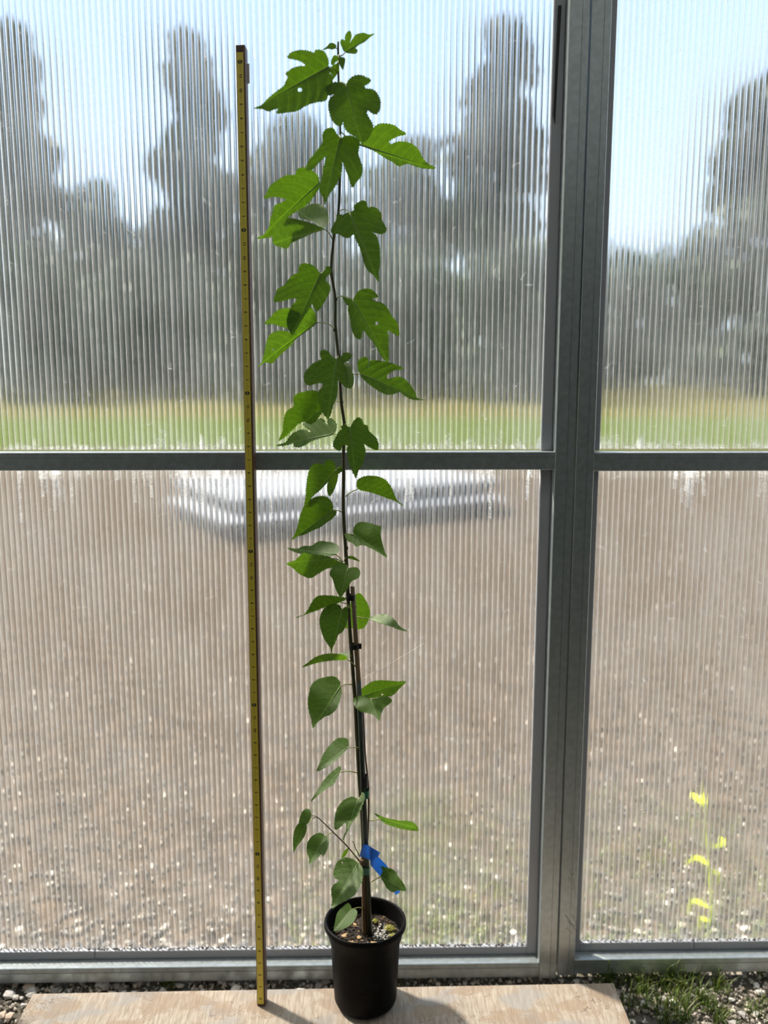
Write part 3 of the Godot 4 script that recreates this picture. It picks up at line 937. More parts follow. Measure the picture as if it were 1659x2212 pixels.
func pot(root: Node3D, base: Vector3) -> void:
	var plastic := mat("black_pot_plastic", Color(1, 1, 1), 0.5)
	plastic.metallic_specular = 0.2
	var spots := noise(FastNoiseLite.TYPE_CELLULAR, 0.06, 2, 61).get_seamless_image(256, 256)
	var im := Image.create(256, 256, false, Image.FORMAT_RGB8)
	var dust := noise(FastNoiseLite.TYPE_SIMPLEX, 0.02, 4, 62).get_seamless_image(256, 256)
	for y in 256:
		for x in 256:
			var c := Color(0.003, 0.003, 0.0033).lerp(Color(0.006, 0.006, 0.006), dust.get_pixel(x, y).r)
			if spots.get_pixel(x, y).r < 0.05: c = Color(0.14, 0.13, 0.12)
			im.set_pixel(x, y, c.linear_to_srgb())
	triplanar(plastic, ImageTexture.create_from_image(im), 7.0, false)
	var p := [Vector2(0.0, 0.004), Vector2(0.045, 0.004), Vector2(0.052, 0.0), Vector2(0.060, 0.003), Vector2(0.0632, 0.010), Vector2(0.0665, 0.06), Vector2(0.0695, 0.118), Vector2(0.0705, 0.132), Vector2(0.0745, 0.142), Vector2(0.0770, 0.160), Vector2(0.0805, 0.1615), Vector2(0.0825, 0.1645), Vector2(0.0835, 0.170), Vector2(0.0825, 0.1752), Vector2(0.0800, 0.177), Vector2(0.0775, 0.1755), Vector2(0.0765, 0.172), Vector2(0.0750, 0.158), Vector2(0.0735, 0.150), Vector2(0.0690, 0.135), Vector2(0.0670, 0.120)]
	var o := Node3D.new()
	o.name = "pot"
	root.add_child(o)
	o.set_meta("label", "black plastic nursery pot with a rolled rim")
	# the pot leans back a little on the uneven board
	var lean := Basis(Vector3.RIGHT, deg_to_rad(-2.5))
	o.transform = Transform3D(lean, Vector3(0, 0.0022, 0))
	part("pot_wall", lathe(p, 72), plastic, o)
	part("mould_line", tube(ring_path(0.0764, 0.166), [0.0005], 5), plastic, o)
	# soil surface
	var soil := mat("potting_soil", Color(1, 1, 1), 0.95)
	triplanar(soil, noise_tex(Color(0.006, 0.0045, 0.0035), Color(0.04, 0.028, 0.02), 0.06, 256, 63), 14.0, false)
	var st := st_new()
	var n := 30
	var hump := noise(FastNoiseLite.TYPE_SIMPLEX, 60.0, 3, 64)
	var h := func(x: float, z: float) -> Vector3: return Vector3(x, 0.143 + 0.006 * hump.get_noise_2d(x, z) + 0.008 * clampf(1.0 - Vector2(x, z).length() / 0.07, 0, 1), z)
	for i in n:
		for k in 40:
			var r0 := 0.0705 * i / n
			var r1 := 0.0705 * (i + 1) / n
			var a0 := TAU * k / 40
			var a1 := TAU * (k + 1) / 40
			var q := [h.call(cos(a0) * r0, sin(a0) * r0), h.call(cos(a1) * r0, sin(a1) * r0), h.call(cos(a1) * r1, sin(a1) * r1), h.call(cos(a0) * r1, sin(a0) * r1)]
			for m in [0, 1, 2, 0, 2, 3]: st.add_vertex(q[m])
	st.generate_normals()
	part("soil", st.commit(), soil, o)
	var grain := stone_mesh(301)
	var white := mat("fertiliser_bead", Color(0.55, 0.54, 0.50), 0.5)
	white.vertex_color_use_as_albedo = true
	scatter("fertiliser_grains", grain, white, 230, o, func() -> Transform3D:
		var x := rng.randfn(0.033, 0.012)
		var z := rng.randfn(0.010, 0.016)
		var q: Vector3 = h.call(x, z)
		if Vector2(x, z).length() > 0.068: q = h.call(0.03, 0.012)
		return Transform3D(Basis.from_euler(Vector3(rng.randf() * 6, rng.randf() * 6, 0)).scaled(Vector3.ONE * rng.randf_range(0.0011, 0.0022)), q + Vector3(0, 0.0012, 0)),
		func() -> Color: return Color(1, 1, 1) * rng.randf_range(0.4, 1.3))
	var crumb := mat("soil_crumb", Color(0.03, 0.02, 0.013), 0.95)
	crumb.vertex_color_use_as_albedo = true
	scatter("soil_crumbs", grain, crumb, 1400, o, func() -> Transform3D:
		var r := 0.069 * sqrt(rng.randf())
		var ang := rng.randf() * TAU
		return Transform3D(Basis.from_euler(Vector3(rng.randf() * 6, rng.randf() * 6, 0)).scaled(Vector3(1.6, 0.7, 1.0) * rng.randf_range(0.0008, 0.0026)), h.call(cos(ang) * r, sin(ang) * r)),
		func() -> Color: return Color(1, 1, 1) * rng.randf_range(0.3, 1.6) if rng.randf() < 0.93 else Color(9, 8, 6) * rng.randf_range(0.5, 1.3))
	var moss := mat("moss_clump", Color(0.16, 0.15, 0.02), 0.9)
	var bits := mat("bark_chip", Color(0.35, 0.24, 0.12), 0.9)
	for q in [[0.050, -0.012, 0.010, 0], [0.056, 0.010, 0.008, 0], [0.046, 0.034, 0.007, 0], [0.020, -0.036, 0.006, 0], [-0.026, 0.040, 0.011, 1], [-0.018, 0.046, 0.008, 1], [-0.030, 0.030, 0.006, 1], [-0.012, 0.020, 0.005, 1], [0.018, 0.040, 0.008, 1], [-0.040, 0.010, 0.006, 1], [-0.02, -0.03, 0.006, 1]]:
		var at: Vector3 = h.call(q[0], q[1])
		part("moss" if q[3] == 0 else "bark_chip", clump_mesh(310 + int(q[0] * 1000)), moss if q[3] == 0 else bits, o, at, Basis.from_euler(Vector3(0.2, q[0] * 90.0, 0.1)).scaled(Vector3(q[2], q[2] * 0.6, q[2]) * 1.35))
	var plug := mat("dark_plug", Color(0.012, 0.006, 0.006), 0.8)
	part("peat_lump", clump_mesh(330), plug, o, h.call(-0.004, 0.048), Basis.from_scale(Vector3(0.017, 0.007, 0.014)))

func ring_path(r: float, y: float) -> Array:
	var out := []
	for k in 49: out.append(Vector3(cos(TAU * k / 48) * r, y, sin(TAU * k / 48) * r))
	return out

func stake_and_ties(root: Node3D, S: Callable) -> void:
	var cane := mat("bamboo_cane", Color(0.16, 0.11, 0.05), 0.45)
	var green := mat("green_cane", Color(0.016, 0.026, 0.014), 0.35)
	var zs := STEM_Z + 0.006
	var top: Vector3 = S.call(761.5, 1267, zs)
	var split: Vector3 = S.call(774.5, 1470, zs)
	var foot: Vector3 = S.call(798.5, 2018, zs)
	var o := Node3D.new()
	o.name = "stake"
	root.add_child(o)
	o.set_meta("label", "thin garden cane tied to the stem")
	part("cane_top", tube([top, split], [0.0042, 0.0048], 10), cane, o)
	part("cane", tube([split, foot], [0.0049, 0.0062], 10), green, o)
	for p in [[764.2, 1310], [783, 1665], [791, 1830]]:
		var a: Vector3 = S.call(p[0], p[1], zs)
		part("cane_ring", tube([a, a + Vector3(0, 0.002, 0)], [0.0050 + 0.000002 * (p[1] - 1300), 0.0048 + 0.000002 * (p[1] - 1300)], 10), green if p[1] > 1500 else cane, o)
	var wrap := func(called: String, x: float, y: float, wide: float, tall: float, m: Material, label: String) -> void:
		# a flat strap round stem and cane
		var c: Vector3 = S.call(x, y, STEM_Z + 0.004)
		var st := st_new()
		var n := 24
		for k in n:
			var q := []
			for a in [TAU * k / n, TAU * (k + 1) / n]:
				var dx := signf(cos(a)) * pow(absf(cos(a)), 0.6) * wide
				var dz := sin(a) * 0.0085
				q.append(c + Vector3(dx, 0, dz))
			quad(st, q[0] - Vector3(0, tall, 0), q[0] + Vector3(0, tall, 0), q[1] + Vector3(0, tall, 0), q[1] - Vector3(0, tall, 0))
			quad(st, q[0] * 1.0 + Vector3(0, tall, 0), c + (q[0] - c) * 0.86 + Vector3(0, tall, 0), c + (q[1] - c) * 0.86 + Vector3(0, tall, 0), q[1] + Vector3(0, tall, 0))
		part(called, st.commit(), m, root).set_meta("label", label)
	wrap.call("tie", 757.5, 1290, 0.0092, 0.0050, M["black_plastic_tie"], "upper black plastic tie")
	wrap.call("tie", 765, 1396, 0.0100, 0.0048, M["black_plastic_tie"], "lower black plastic tie")
	var knot: Vector3 = S.call(776, 1396, STEM_Z + 0.006)
	part("tie_tail", box(knot - Vector3(0.003, 0.0052, 0.0016), knot + Vector3(0.0045, 0.0052, 0.0016), 0.0006), M["black_plastic_tie"], root)
	wrap.call("tie", 786.5, 1687, 0.0078, 0.0115, M["black_plastic_tie"], "dark tape round the cane")
	wrap.call("green_tie", 789.5, 1714, 0.0074, 0.0075, M["green_tape"], "green plastic tape tie")
	wrap.call("green_tie", 790.0, 1878, 0.0085, 0.0070, M["green_tape"], "green plastic tape tie at the graft")
	# blue flagging ribbon: a band round the stem, a folded knot and a hanging tail
	var blue := mat("blue_ribbon", Color(0.006, 0.085, 0.36), 0.35)
	blue.backlight_enabled = true
	blue.backlight = Color(0.05, 0.30, 0.62)
	var rib := Node3D.new()
	rib.name = "ribbon"
	root.add_child(rib)
	rib.set_meta("label", "blue plastic flagging ribbon tied round the stem")
	var shape := func(called: String, pts: Array, z0: float, z1: float, bow: float) -> void:
		var poly := PackedVector2Array()
		for p in pts: poly.append(at_view("G", p[0], p[1]))
		var dense := PackedVector2Array()
		for i in poly.size():
			for k in 6: dense.append(poly[i].lerp(poly[(i + 1) % poly.size()], k / 6.0))
		var x0 := 1e9
		var x1 := -1e9
		for p in dense:
			x0 = minf(x0, p.x)
			x1 = maxf(x1, p.x)
		for gx in range(int(x0), int(x1), 4):
			for gy in range(1820, 1940, 4):
				if Geometry2D.is_point_in_polygon(Vector2(gx, gy), poly): dense.append(Vector2(gx, gy))
		var ix := Geometry2D.triangulate_delaunay(dense)
		var st := st_new()
		st.set_smooth_group(0)
		for k in range(0, ix.size(), 3):
			var mid := (dense[ix[k]] + dense[ix[k + 1]] + dense[ix[k + 2]]) / 3.0
			if not Geometry2D.is_point_in_polygon(mid, poly): continue
			var turn := (dense[ix[k + 1]] - dense[ix[k]]).cross(dense[ix[k + 2]] - dense[ix[k]]) < 0
			for j in ([0, 2, 1] if turn else [0, 1, 2]):
				var p := dense[ix[k + j]]
				var t := (p.x - x0) / maxf(1.0, x1 - x0)
				st.add_vertex(S.call(p.x, p.y, lerpf(z0, z1, t) + bow * sin(PI * t) + 0.0006 * sin(p.y * 0.13 + p.x * 0.10)))
		st.index()
		st.generate_normals()
		part(called, st.commit(), blue, rib)
	shape.call("ribbon_band", [[876, 160], [930, 172], [968, 200], [975, 225], [945, 320], [905, 305], [840, 285], [850, 225]], STEM_Z + 0.012, STEM_Z + 0.014, 0.008)
	shape.call("ribbon_knot", [[968, 197], [1048, 245], [1030, 285], [1000, 300], [945, 330], [950, 270]], STEM_Z + 0.016, STEM_Z + 0.010, 0.004)
	shape.call("ribbon_tail", [[945, 322], [990, 285], [1030, 288], [1110, 370], [1180, 470], [1252, 650], [1212, 680], [1130, 570], [1020, 455], [950, 372]], STEM_Z + 0.010, STEM_Z - 0.012, 0.004)

func spider_thread() -> void:
	var silk := mat("spider_silk", Color(0.8, 0.78, 0.74), 0.4)
	var a := spot(783, 1466, STEM_Z + 0.002)
	var b := spot(917, 1389, -0.039)
	var o := thing("spider_thread", "fine pale spider thread running from the cane up to the glazing", "thread", a)
	part("silk", tube(smooth_path([Vector3.ZERO, (b - a) * 0.5 - Vector3(0, 0.001, 0), b - a], 4), [0.0002, 0.0002], 5), silk, o)

# ------------------------------------------------------------------ leaves
func vein_texture() -> ImageTexture:
	# u runs across the blade (midrib at 0.5), v from the base to the tip
	var n := 256
	var im := Image.create(n, n, false, Image.FORMAT_RGB8)
	var mott := noise(FastNoiseLite.TYPE_SIMPLEX, 0.05, 4, 71)
	for y in n:
		for x in n:
			var b := absf(x - 128.0) / 128.0
			var a := float(y) / n
			var s := a * 8.5 - b * 5.2 + 0.35 * sin(b * 7.0)
			var f := absf(s - roundf(s))
			var vein := clampf(1.0 - f * 14.0, 0, 1) * clampf(1.25 - b * 0.9, 0.2, 1)
			var q := absf(fposmod(a * 40.0 + b * 34.0, 1.0) - 0.5)
			var net := clampf(1.0 - q * 9.0, 0, 1) * 0.22
			var mid := clampf(1.0 - b * 30.0, 0, 1)
			var k := 0.60 + 0.10 * mott.get_noise_2d(x, y) + 0.08 * net
			var c := Color(k, k, k).lerp(Color(1.0, 1.0, 0.95), clampf(vein * 0.7 + mid * 0.9, 0, 1))
			im.set_pixel(x, y, c.linear_to_srgb())
	return ImageTexture.create_from_image(im)

func leaves(root: Node3D, base: Vector3) -> void:
	var tex := vein_texture()
	leaf_material("mulberry_leaf", Color(0.125, 0.235, 0.05), Color(0.86, 1.0, 0.10), 0.5, tex)
	M["mulberry_leaf"].metallic_specular = 0.38
	# every blade is of one leaf green; they differ in how they hang
	var d := "hanging"
	var f := "turned_away"      # underside to the room, face to the light outside
	var p := "flat"             # nearly level, face to the sky
	var b := "half_flat"
	# view, depth of the blade, pose, tilt (dz/dx, dz/dy), index of the tip, stalk from stem to blade, outline from the base round
	leaf("A", 0.100, d, Vector2(-0.3, -0.1), 7, [858, 300, 885, 290], [905, 270, 985, 280, 1003, 250, 985, 238, 1015, 208, 1060, 185, 1100, 150, 1137, 122, 1095, 130, 1055, 115, 1020, 120, 990, 130, 965, 165, 945, 190, 955, 140, 945, 100, 918, 115, 905, 150, 905, 180, 880, 165, 868, 190, 880, 225])
	leaf("A", 0.095, d, Vector2(0.2, -0.2), 3, [850, 250], [835, 235, 800, 245, 770, 240, 725, 250, 765, 220, 780, 200, 805, 195, 830, 210])
	leaf("A", 0.112, d, Vector2(0.2, -0.3), 3, [852, 290], [855, 303, 900, 315, 903, 350, 888, 408, 868, 380, 853, 340])
	leaf("A", 0.108, d, Vector2(-0.3, 0.1), 4, [850, 292], [852, 305, 820, 292, 797, 330, 795, 365, 812, 372, 830, 345, 848, 335])
	leaf("A", 0.104, f, Vector2(0.3, -0.1), 5, [852, 330], [850, 355, 815, 370, 785, 400, 790, 440, 805, 450, 800, 495, 835, 450, 855, 400])
	leaf("A", 0.115, d, Vector2(-0.15, -0.2), 25, [850, 440, 815, 400], [775, 385, 770, 330, 745, 275, 710, 252, 665, 255, 660, 275, 620, 262, 560, 252, 500, 262, 460, 285, 448, 312, 500, 325, 550, 340, 580, 360, 588, 380, 545, 380, 490, 395, 455, 420, 430, 440, 450, 460, 435, 500, 415, 540, 350, 590, 290, 640, 240, 690, 180, 715, 240, 718, 295, 738, 340, 722, 375, 720, 360, 755, 440, 748, 520, 735, 600, 690, 680, 665, 750, 650, 770, 600, 795, 540, 805, 490, 800, 450, 808, 420], [Vector3(545, 568, 20), Vector3(793, 434, 12)])
	leaf("A", 0.135, d, Vector2(0.05, -0.3), 23, [860, 500], [912, 522, 935, 490, 970, 462, 1020, 450, 1065, 465, 1110, 492, 1085, 520, 1055, 540, 1070, 560, 1110, 562, 1150, 585, 1180, 640, 1185, 695, 1170, 745, 1145, 762, 1105, 745, 1080, 730, 1075, 755, 1100, 800, 1122, 840, 1125, 880, 1105, 930, 1060, 980, 1040, 1000, 1000, 950, 950, 920, 915, 890, 895, 850, 890, 825, 878, 850, 840, 850, 805, 815, 785, 760, 772, 690, 785, 640, 815, 605, 775, 612, 760, 590, 745, 560, 790, 520, 840, 508, 880, 515])
	leaf("A", 0.080, f, Vector2(-0.5, -0.2), 19, [868, 900, 940, 960], [1020, 1005, 1060, 970, 1100, 915, 1135, 870, 1175, 842, 1220, 838, 1290, 850, 1340, 885, 1388, 920, 1330, 935, 1275, 960, 1250, 985, 1270, 1005, 1320, 985, 1390, 985, 1450, 1010, 1490, 1050, 1520, 1110, 1560, 1155, 1622, 1192, 1560, 1195, 1480, 1180, 1410, 1155, 1370, 1165, 1325, 1172, 1290, 1145, 1220, 1105, 1150, 1060, 1080, 1030])
	leaf("A", 0.125, d, Vector2(0.05, -0.15), 21, [866, 930], [868, 952, 905, 938, 955, 935, 1000, 955, 1020, 985, 1012, 1040, 1010, 1080, 1025, 1130, 1042, 1200, 1030, 1260, 995, 1300, 965, 1345, 945, 1300, 930, 1250, 905, 1190, 885, 1145, 878, 1200, 868, 1250, 840, 1310, 800, 1370, 765, 1420, 742, 1480, 735, 1430, 715, 1400, 700, 1350, 718, 1280, 735, 1190, 755, 1110, 760, 1090, 700, 1140, 650, 1195, 595, 1200, 620, 1130, 660, 1080, 700, 1030, 728, 985, 725, 940, 740, 895, 780, 872, 815, 880, 835, 920])
	leaf("B", 0.085, f, Vector2(-0.35, -0.1), 21, [850, 215, 790, 190], [702, 200, 690, 155, 660, 120, 630, 98, 590, 84, 545, 86, 515, 112, 508, 142, 440, 145, 370, 182, 310, 228, 285, 280, 262, 328, 330, 312, 400, 322, 440, 335, 400, 360, 345, 385, 330, 440, 310, 500, 300, 560, 265, 612, 205, 645, 270, 640, 320, 625, 400, 530, 470, 460, 530, 420, 590, 385, 650, 315, 695, 245])
	leaf("B", 0.105, p, Vector2(0.35, -0.7), 7, [808, 660, 775, 600], [738, 570, 770, 510, 765, 440, 740, 395, 690, 370, 630, 375, 580, 400, 530, 430, 545, 480, 590, 495, 650, 510, 700, 545])
	leaf("B", 0.110, f, Vector2(-0.5, 0.1), 10, [], [738, 572, 680, 545, 620, 520, 560, 505, 500, 490, 440, 485, 400, 510, 360, 545, 330, 600, 330, 650, 335, 685, 370, 705, 440, 722, 470, 690, 480, 680, 560, 640, 640, 605, 700, 585])
	leaf("B", 0.120, d, Vector2(0.05, -0.3), 21, [850, 440, 890, 415], [938, 432, 985, 425, 975, 395, 1010, 360, 1060, 345, 1078, 380, 1080, 405, 1120, 395, 1165, 415, 1190, 450, 1195, 500, 1225, 550, 1230, 590, 1190, 610, 1150, 600, 1125, 598, 1155, 630, 1170, 680, 1180, 740, 1182, 850, 1170, 920, 1172, 990, 1140, 945, 1090, 900, 1060, 850, 1045, 790, 1020, 710, 990, 650, 975, 610, 930, 640, 880, 625, 850, 605, 815, 610, 792, 580, 820, 530, 840, 490, 845, 455, 890, 460])
	leaf("B", 0.125, d, Vector2(-0.05, -0.2), 22, [795, 900, 760, 900], [712, 925, 690, 905, 660, 870, 610, 848, 560, 848, 538, 880, 535, 920, 490, 940, 450, 980, 420, 1020, 370, 1050, 350, 1100, 342, 1148, 410, 1140, 470, 1125, 510, 1118, 525, 1135, 490, 1170, 465, 1220, 445, 1280, 445, 1340, 460, 1380, 488, 1415, 520, 1360, 560, 1290, 600, 1230, 640, 1165, 660, 1200, 685, 1222, 720, 1180, 760, 1110, 785, 1050, 775, 1010, 750, 985, 750, 955, 790, 915, 785, 880, 760, 870, 740, 905])
	leaf("C", 0.085, f, Vector2(-0.4, 0.05), 21, [820, 330, 760, 290], [680, 283, 672, 235, 650, 185, 630, 168, 560, 160, 470, 170, 400, 175, 350, 200, 310, 245, 265, 290, 340, 295, 400, 315, 445, 325, 470, 365, 420, 352, 360, 355, 310, 380, 280, 440, 270, 500, 255, 560, 245, 600, 215, 633, 265, 598, 325, 606, 350, 575, 410, 520, 465, 470, 520, 405, 600, 345, 660, 305], [Vector3(335, 500, 9)])
	leaf("C", 0.110, d, Vector2(-0.2, -0.2), 18, [828, 95, 885, 72], [965, 100, 985, 75, 1010, 35, 1070, 15, 1120, 25, 1160, 65, 1165, 80, 1130, 85, 1115, 100, 1150, 115, 1200, 130, 1240, 170, 1280, 240, 1320, 290, 1335, 385, 1295, 370, 1245, 345, 1250, 420, 1250, 600, 1225, 580, 1200, 560, 1170, 500, 1130, 440, 1085, 385, 1045, 345, 1030, 410, 990, 400, 965, 350, 950, 280, 940, 220, 930, 180, 940, 160, 900, 110, 890, 80, 930, 95], [Vector3(1158, 290, 18)])
	leaf("C", 0.130, d, Vector2(0.1, -0.25), 20, [850, 550], [838, 572, 800, 560, 775, 520, 730, 502, 708, 520, 715, 560, 725, 580, 690, 590, 640, 620, 590, 680, 580, 740, 610, 780, 660, 770, 720, 762, 735, 775, 725, 800, 695, 830, 690, 900, 710, 960, 735, 1010, 768, 1048, 790, 1010, 805, 950, 835, 880, 845, 800, 845, 735, 880, 770, 925, 805, 930, 760, 915, 700, 910, 640, 890, 600, 920, 590, 955, 555, 945, 530, 900, 525, 870, 560])
	leaf("C", 0.112, p, Vector2(0.3, -0.6), 5, [], [890, 600, 945, 615, 955, 660, 975, 720, 965, 790, 935, 812, 925, 760, 905, 690])
	leaf("C", 0.100, d, Vector2(-0.15, -0.35), 21, [868, 700, 960, 694], [1022, 692, 1008, 640, 1010, 590, 1050, 562, 1085, 570, 1090, 640, 1105, 590, 1150, 585, 1210, 595, 1260, 605, 1310, 620, 1365, 650, 1300, 660, 1250, 690, 1230, 720, 1260, 735, 1320, 715, 1380, 735, 1430, 790, 1465, 850, 1480, 890, 1527, 898, 1450, 895, 1390, 870, 1340, 835, 1290, 850, 1240, 855, 1180, 830, 1120, 790, 1060, 740])
	leaf("C", 0.080, d, Vector2(-0.1, -0.15), 12, [868, 920, 820, 905], [745, 960, 715, 900, 690, 840, 640, 828, 570, 838, 520, 855, 495, 890, 500, 950, 450, 985, 425, 1030, 415, 1090, 410, 1150, 378, 1222, 430, 1190, 470, 1150, 520, 1100, 570, 1070, 610, 1085, 650, 1085, 690, 1040, 720, 1000])
	leaf("C", 0.090, b, Vector2(0.1, -0.5), 19, [890, 1150, 850, 1170], [815, 1170, 835, 1130, 830, 1085, 790, 1045, 765, 1060, 770, 1100, 745, 1085, 740, 1060, 700, 1050, 650, 1080, 570, 1085, 600, 1120, 640, 1150, 645, 1165, 600, 1145, 560, 1138, 500, 1160, 460, 1200, 430, 1240, 360, 1262, 420, 1262, 500, 1240, 495, 1262, 530, 1275, 580, 1260, 640, 1225, 720, 1200])
	leaf("C", 0.135, d, Vector2(0.0, -0.35), 18, [903, 1095, 925, 1090], [945, 1118, 970, 1075, 1010, 1040, 1040, 1060, 1050, 1090, 1085, 1110, 1090, 1145, 1130, 1180, 1160, 1220, 1172, 1275, 1160, 1298, 1110, 1280, 1070, 1255, 1045, 1240, 1065, 1290, 1060, 1340, 1040, 1410, 1010, 1460, 990, 1520, 965, 1470, 945, 1420, 930, 1350, 920, 1290, 930, 1265, 910, 1255, 885, 1265, 865, 1300, 830, 1290, 810, 1255, 830, 1200, 860, 1150, 890, 1125, 870, 1115, 900, 1100, 925, 1110])
	leaf("D", 0.100, d, Vector2(-0.1, -0.2), 13, [788, 140, 760, 130], [725, 155, 720, 100, 690, 65, 650, 60, 630, 85, 640, 110, 600, 98, 560, 90, 520, 105, 490, 150, 475, 220, 465, 300, 460, 380, 450, 450, 480, 430, 520, 380, 580, 330, 640, 270, 660, 255, 650, 310, 665, 375, 690, 360, 720, 300, 745, 215, 740, 190, 785, 150, 785, 125, 755, 120, 735, 140])
	leaf("D", 0.095, d, Vector2(-0.1, -0.2), 10, [815, 385, 860, 345], [925, 318, 915, 270, 930, 230, 990, 205, 1060, 200, 1130, 215, 1180, 245, 1220, 300, 1250, 370, 1280, 425, 1335, 465, 1270, 425, 1200, 400, 1120, 370, 1020, 340])
	leaf("D", 0.115, d, Vector2(0.0, -0.15), 10, [785, 525, 750, 510], [705, 505, 695, 450, 660, 400, 600, 382, 540, 395, 480, 425, 440, 480, 410, 560, 390, 640, 365, 720, 330, 775, 380, 740, 450, 720, 510, 690, 590, 655, 650, 610, 700, 575, 735, 520])
	leaf("D", 0.110, b, Vector2(0.1, -0.4), 10, [812, 715], [890, 725, 885, 690, 905, 640, 950, 615, 1020, 622, 1080, 640, 1130, 658, 1125, 720, 1140, 790, 1160, 870, 1185, 930, 1130, 895, 1080, 865, 1020, 835, 960, 815, 915, 832, 880, 800, 835, 780, 808, 720, 850, 725])
	leaf("D", 0.085, f, Vector2(-0.5, 0.1), 7, [790, 975, 740, 945], [700, 938, 640, 915, 560, 910, 480, 900, 440, 890, 400, 925, 360, 960, 290, 985, 340, 1020, 390, 1065, 440, 1095, 500, 1112, 560, 1080, 640, 1030, 690, 1020, 740, 1000, 780, 980, 740, 960])
	leaf("D", 0.112, p, Vector2(0.2, -0.9), 10, [790, 970, 760, 930], [730, 905, 755, 870, 745, 825, 700, 800, 640, 790, 600, 785, 550, 800, 510, 828, 440, 830, 380, 855, 295, 845, 350, 875, 420, 895, 500, 915, 600, 912, 680, 915])
	leaf("D", 0.130, b, Vector2(0.1, -0.45), 9, [825, 1000], [835, 1030, 820, 990, 770, 980, 720, 1000, 685, 1040, 675, 1085, 700, 1120, 715, 1170, 740, 1240, 770, 1290, 800, 1250, 835, 1205, 850, 1170, 870, 1140, 930, 1110, 945, 1060, 915, 1022, 870, 1020])
	leaf("D", 0.100, f, Vector2(-0.4, 0.2), 3, [800, 965], [815, 930, 870, 915, 905, 935, 945, 965, 890, 950])
	leaf("D", 0.110, d, Vector2(-0.1, -0.2), 9, [858, 1390, 830, 1350], [770, 1330, 820, 1300, 760, 1285, 690, 1275, 600, 1272, 550, 1290, 510, 1340, 480, 1400, 440, 1445, 375, 1468, 450, 1440, 550, 1405, 650, 1365, 720, 1345])
	leaf("D", 0.125, d, Vector2(0.0, -0.2), 10, [850, 1385, 815, 1375], [785, 1395, 760, 1360, 700, 1345, 650, 1365, 610, 1410, 585, 1480, 590, 1550, 610, 1620, 640, 1680, 680, 1740, 692, 1790, 695, 1745, 720, 1690, 750, 1620, 790, 1590, 820, 1520, 835, 1460, 832, 1400, 815, 1375])
	leaf("D", 0.070, f, Vector2(-0.4, 0.0), 7, [868, 1290], [900, 1265, 940, 1250, 985, 1300, 1020, 1370, 1032, 1440, 1010, 1510, 975, 1560, 930, 1572, 870, 1560, 810, 1560, 830, 1500, 850, 1400, 870, 1300])
	leaf("D", 0.090, p, Vector2(0.1, -0.8), 6, [905, 1460, 960, 1470], [1015, 1475, 1080, 1450, 1150, 1442, 1210, 1452, 1255, 1490, 1300, 1550, 1365, 1590, 1290, 1575, 1220, 1545, 1150, 1525, 1080, 1500])
	leaf("E", 0.118, f, Vector2(-0.5, 0.4), 7, [920, 855, 880, 800], [828, 765, 820, 738, 760, 720, 690, 715, 620, 722, 560, 740, 510, 770, 430, 835, 500, 810, 600, 785, 700, 772])
	leaf("E", 0.105, p, Vector2(0.3, -0.8), 3, [872, 740], [850, 720, 820, 700, 780, 705, 755, 718, 800, 730, 830, 745, 850, 755])
	leaf("E", 0.110, d, Vector2(0.25, -0.85), 11, [870, 990, 820, 988], [770, 1005, 760, 960, 720, 925, 680, 918, 620, 930, 560, 950, 510, 1000, 490, 1080, 480, 1150, 490, 1230, 510, 1300, 524, 1380, 560, 1330, 620, 1280, 690, 1250, 740, 1190, 770, 1100, 780, 1030])
	leaf("E", 0.085, f, Vector2(-0.2, -0.5), 7, [930, 1110], [960, 1100, 955, 1040, 1000, 1000, 1060, 965, 1130, 955, 1210, 958, 1290, 965, 1355, 965, 1300, 1020, 1250, 1075, 1200, 1095, 1130, 1100, 1040, 1110], [Vector3(1142, 1080, 10)])
	leaf("E", 0.125, p, Vector2(0.15, -0.55), 9, [970, 1120], [1040, 1120, 980, 1095, 930, 1092, 890, 1115, 885, 1150, 900, 1190, 950, 1230, 1010, 1245, 1070, 1265, 1115, 1315, 1130, 1260, 1160, 1200, 1210, 1160, 1230, 1130, 1190, 1100, 1130, 1105, 1090, 1115])
	leaf("E", 0.108, p, Vector2(0.15, -0.6), 8, [987, 1582, 920, 1555], [835, 1555, 840, 1510, 825, 1475, 770, 1468, 720, 1490, 670, 1540, 620, 1610, 590, 1680, 558, 1765, 620, 1740, 690, 1700, 750, 1650, 800, 1600])
	leaf("F", 0.108, p, Vector2(0.25, -0.6), 7, [922, 456, 850, 440], [765, 448, 772, 400, 740, 410, 690, 450, 640, 500, 590, 570, 545, 640, 505, 710, 570, 650, 650, 590, 700, 560, 740, 500])
	leaf("F", 0.122, p, Vector2(0.1, -0.45), 11, [970, 640], [930, 692, 890, 672, 840, 680, 790, 710, 745, 770, 722, 840, 720, 960, 770, 935, 800, 905, 820, 905, 820, 970, 790, 1055, 840, 960, 880, 890, 930, 820, 965, 740, 985, 690, 985, 650, 965, 630, 950, 670])
	leaf("F", 0.095, f, Vector2(-0.6, 0.6), 8, [1022, 888, 1075, 875], [1130, 872, 1075, 820, 1120, 838, 1170, 860, 1250, 875, 1310, 885, 1370, 885, 1440, 915, 1468, 970, 1390, 968, 1300, 950, 1220, 925, 1160, 900])
	leaf("F", 0.122, d, Vector2(0.25, -0.85), 7, [565, 858, 540, 840], [508, 838, 500, 795, 470, 776, 435, 795, 412, 840, 398, 905, 430, 905, 460, 918, 490, 885])
	leaf("F", 0.130, b, Vector2(0.1, -0.45), 6, [520, 868, 490, 892], [460, 918, 430, 900, 395, 908, 362, 960, 348, 1020, 345, 1080, 350, 1162, 380, 1110, 420, 1060, 450, 1010, 465, 950])
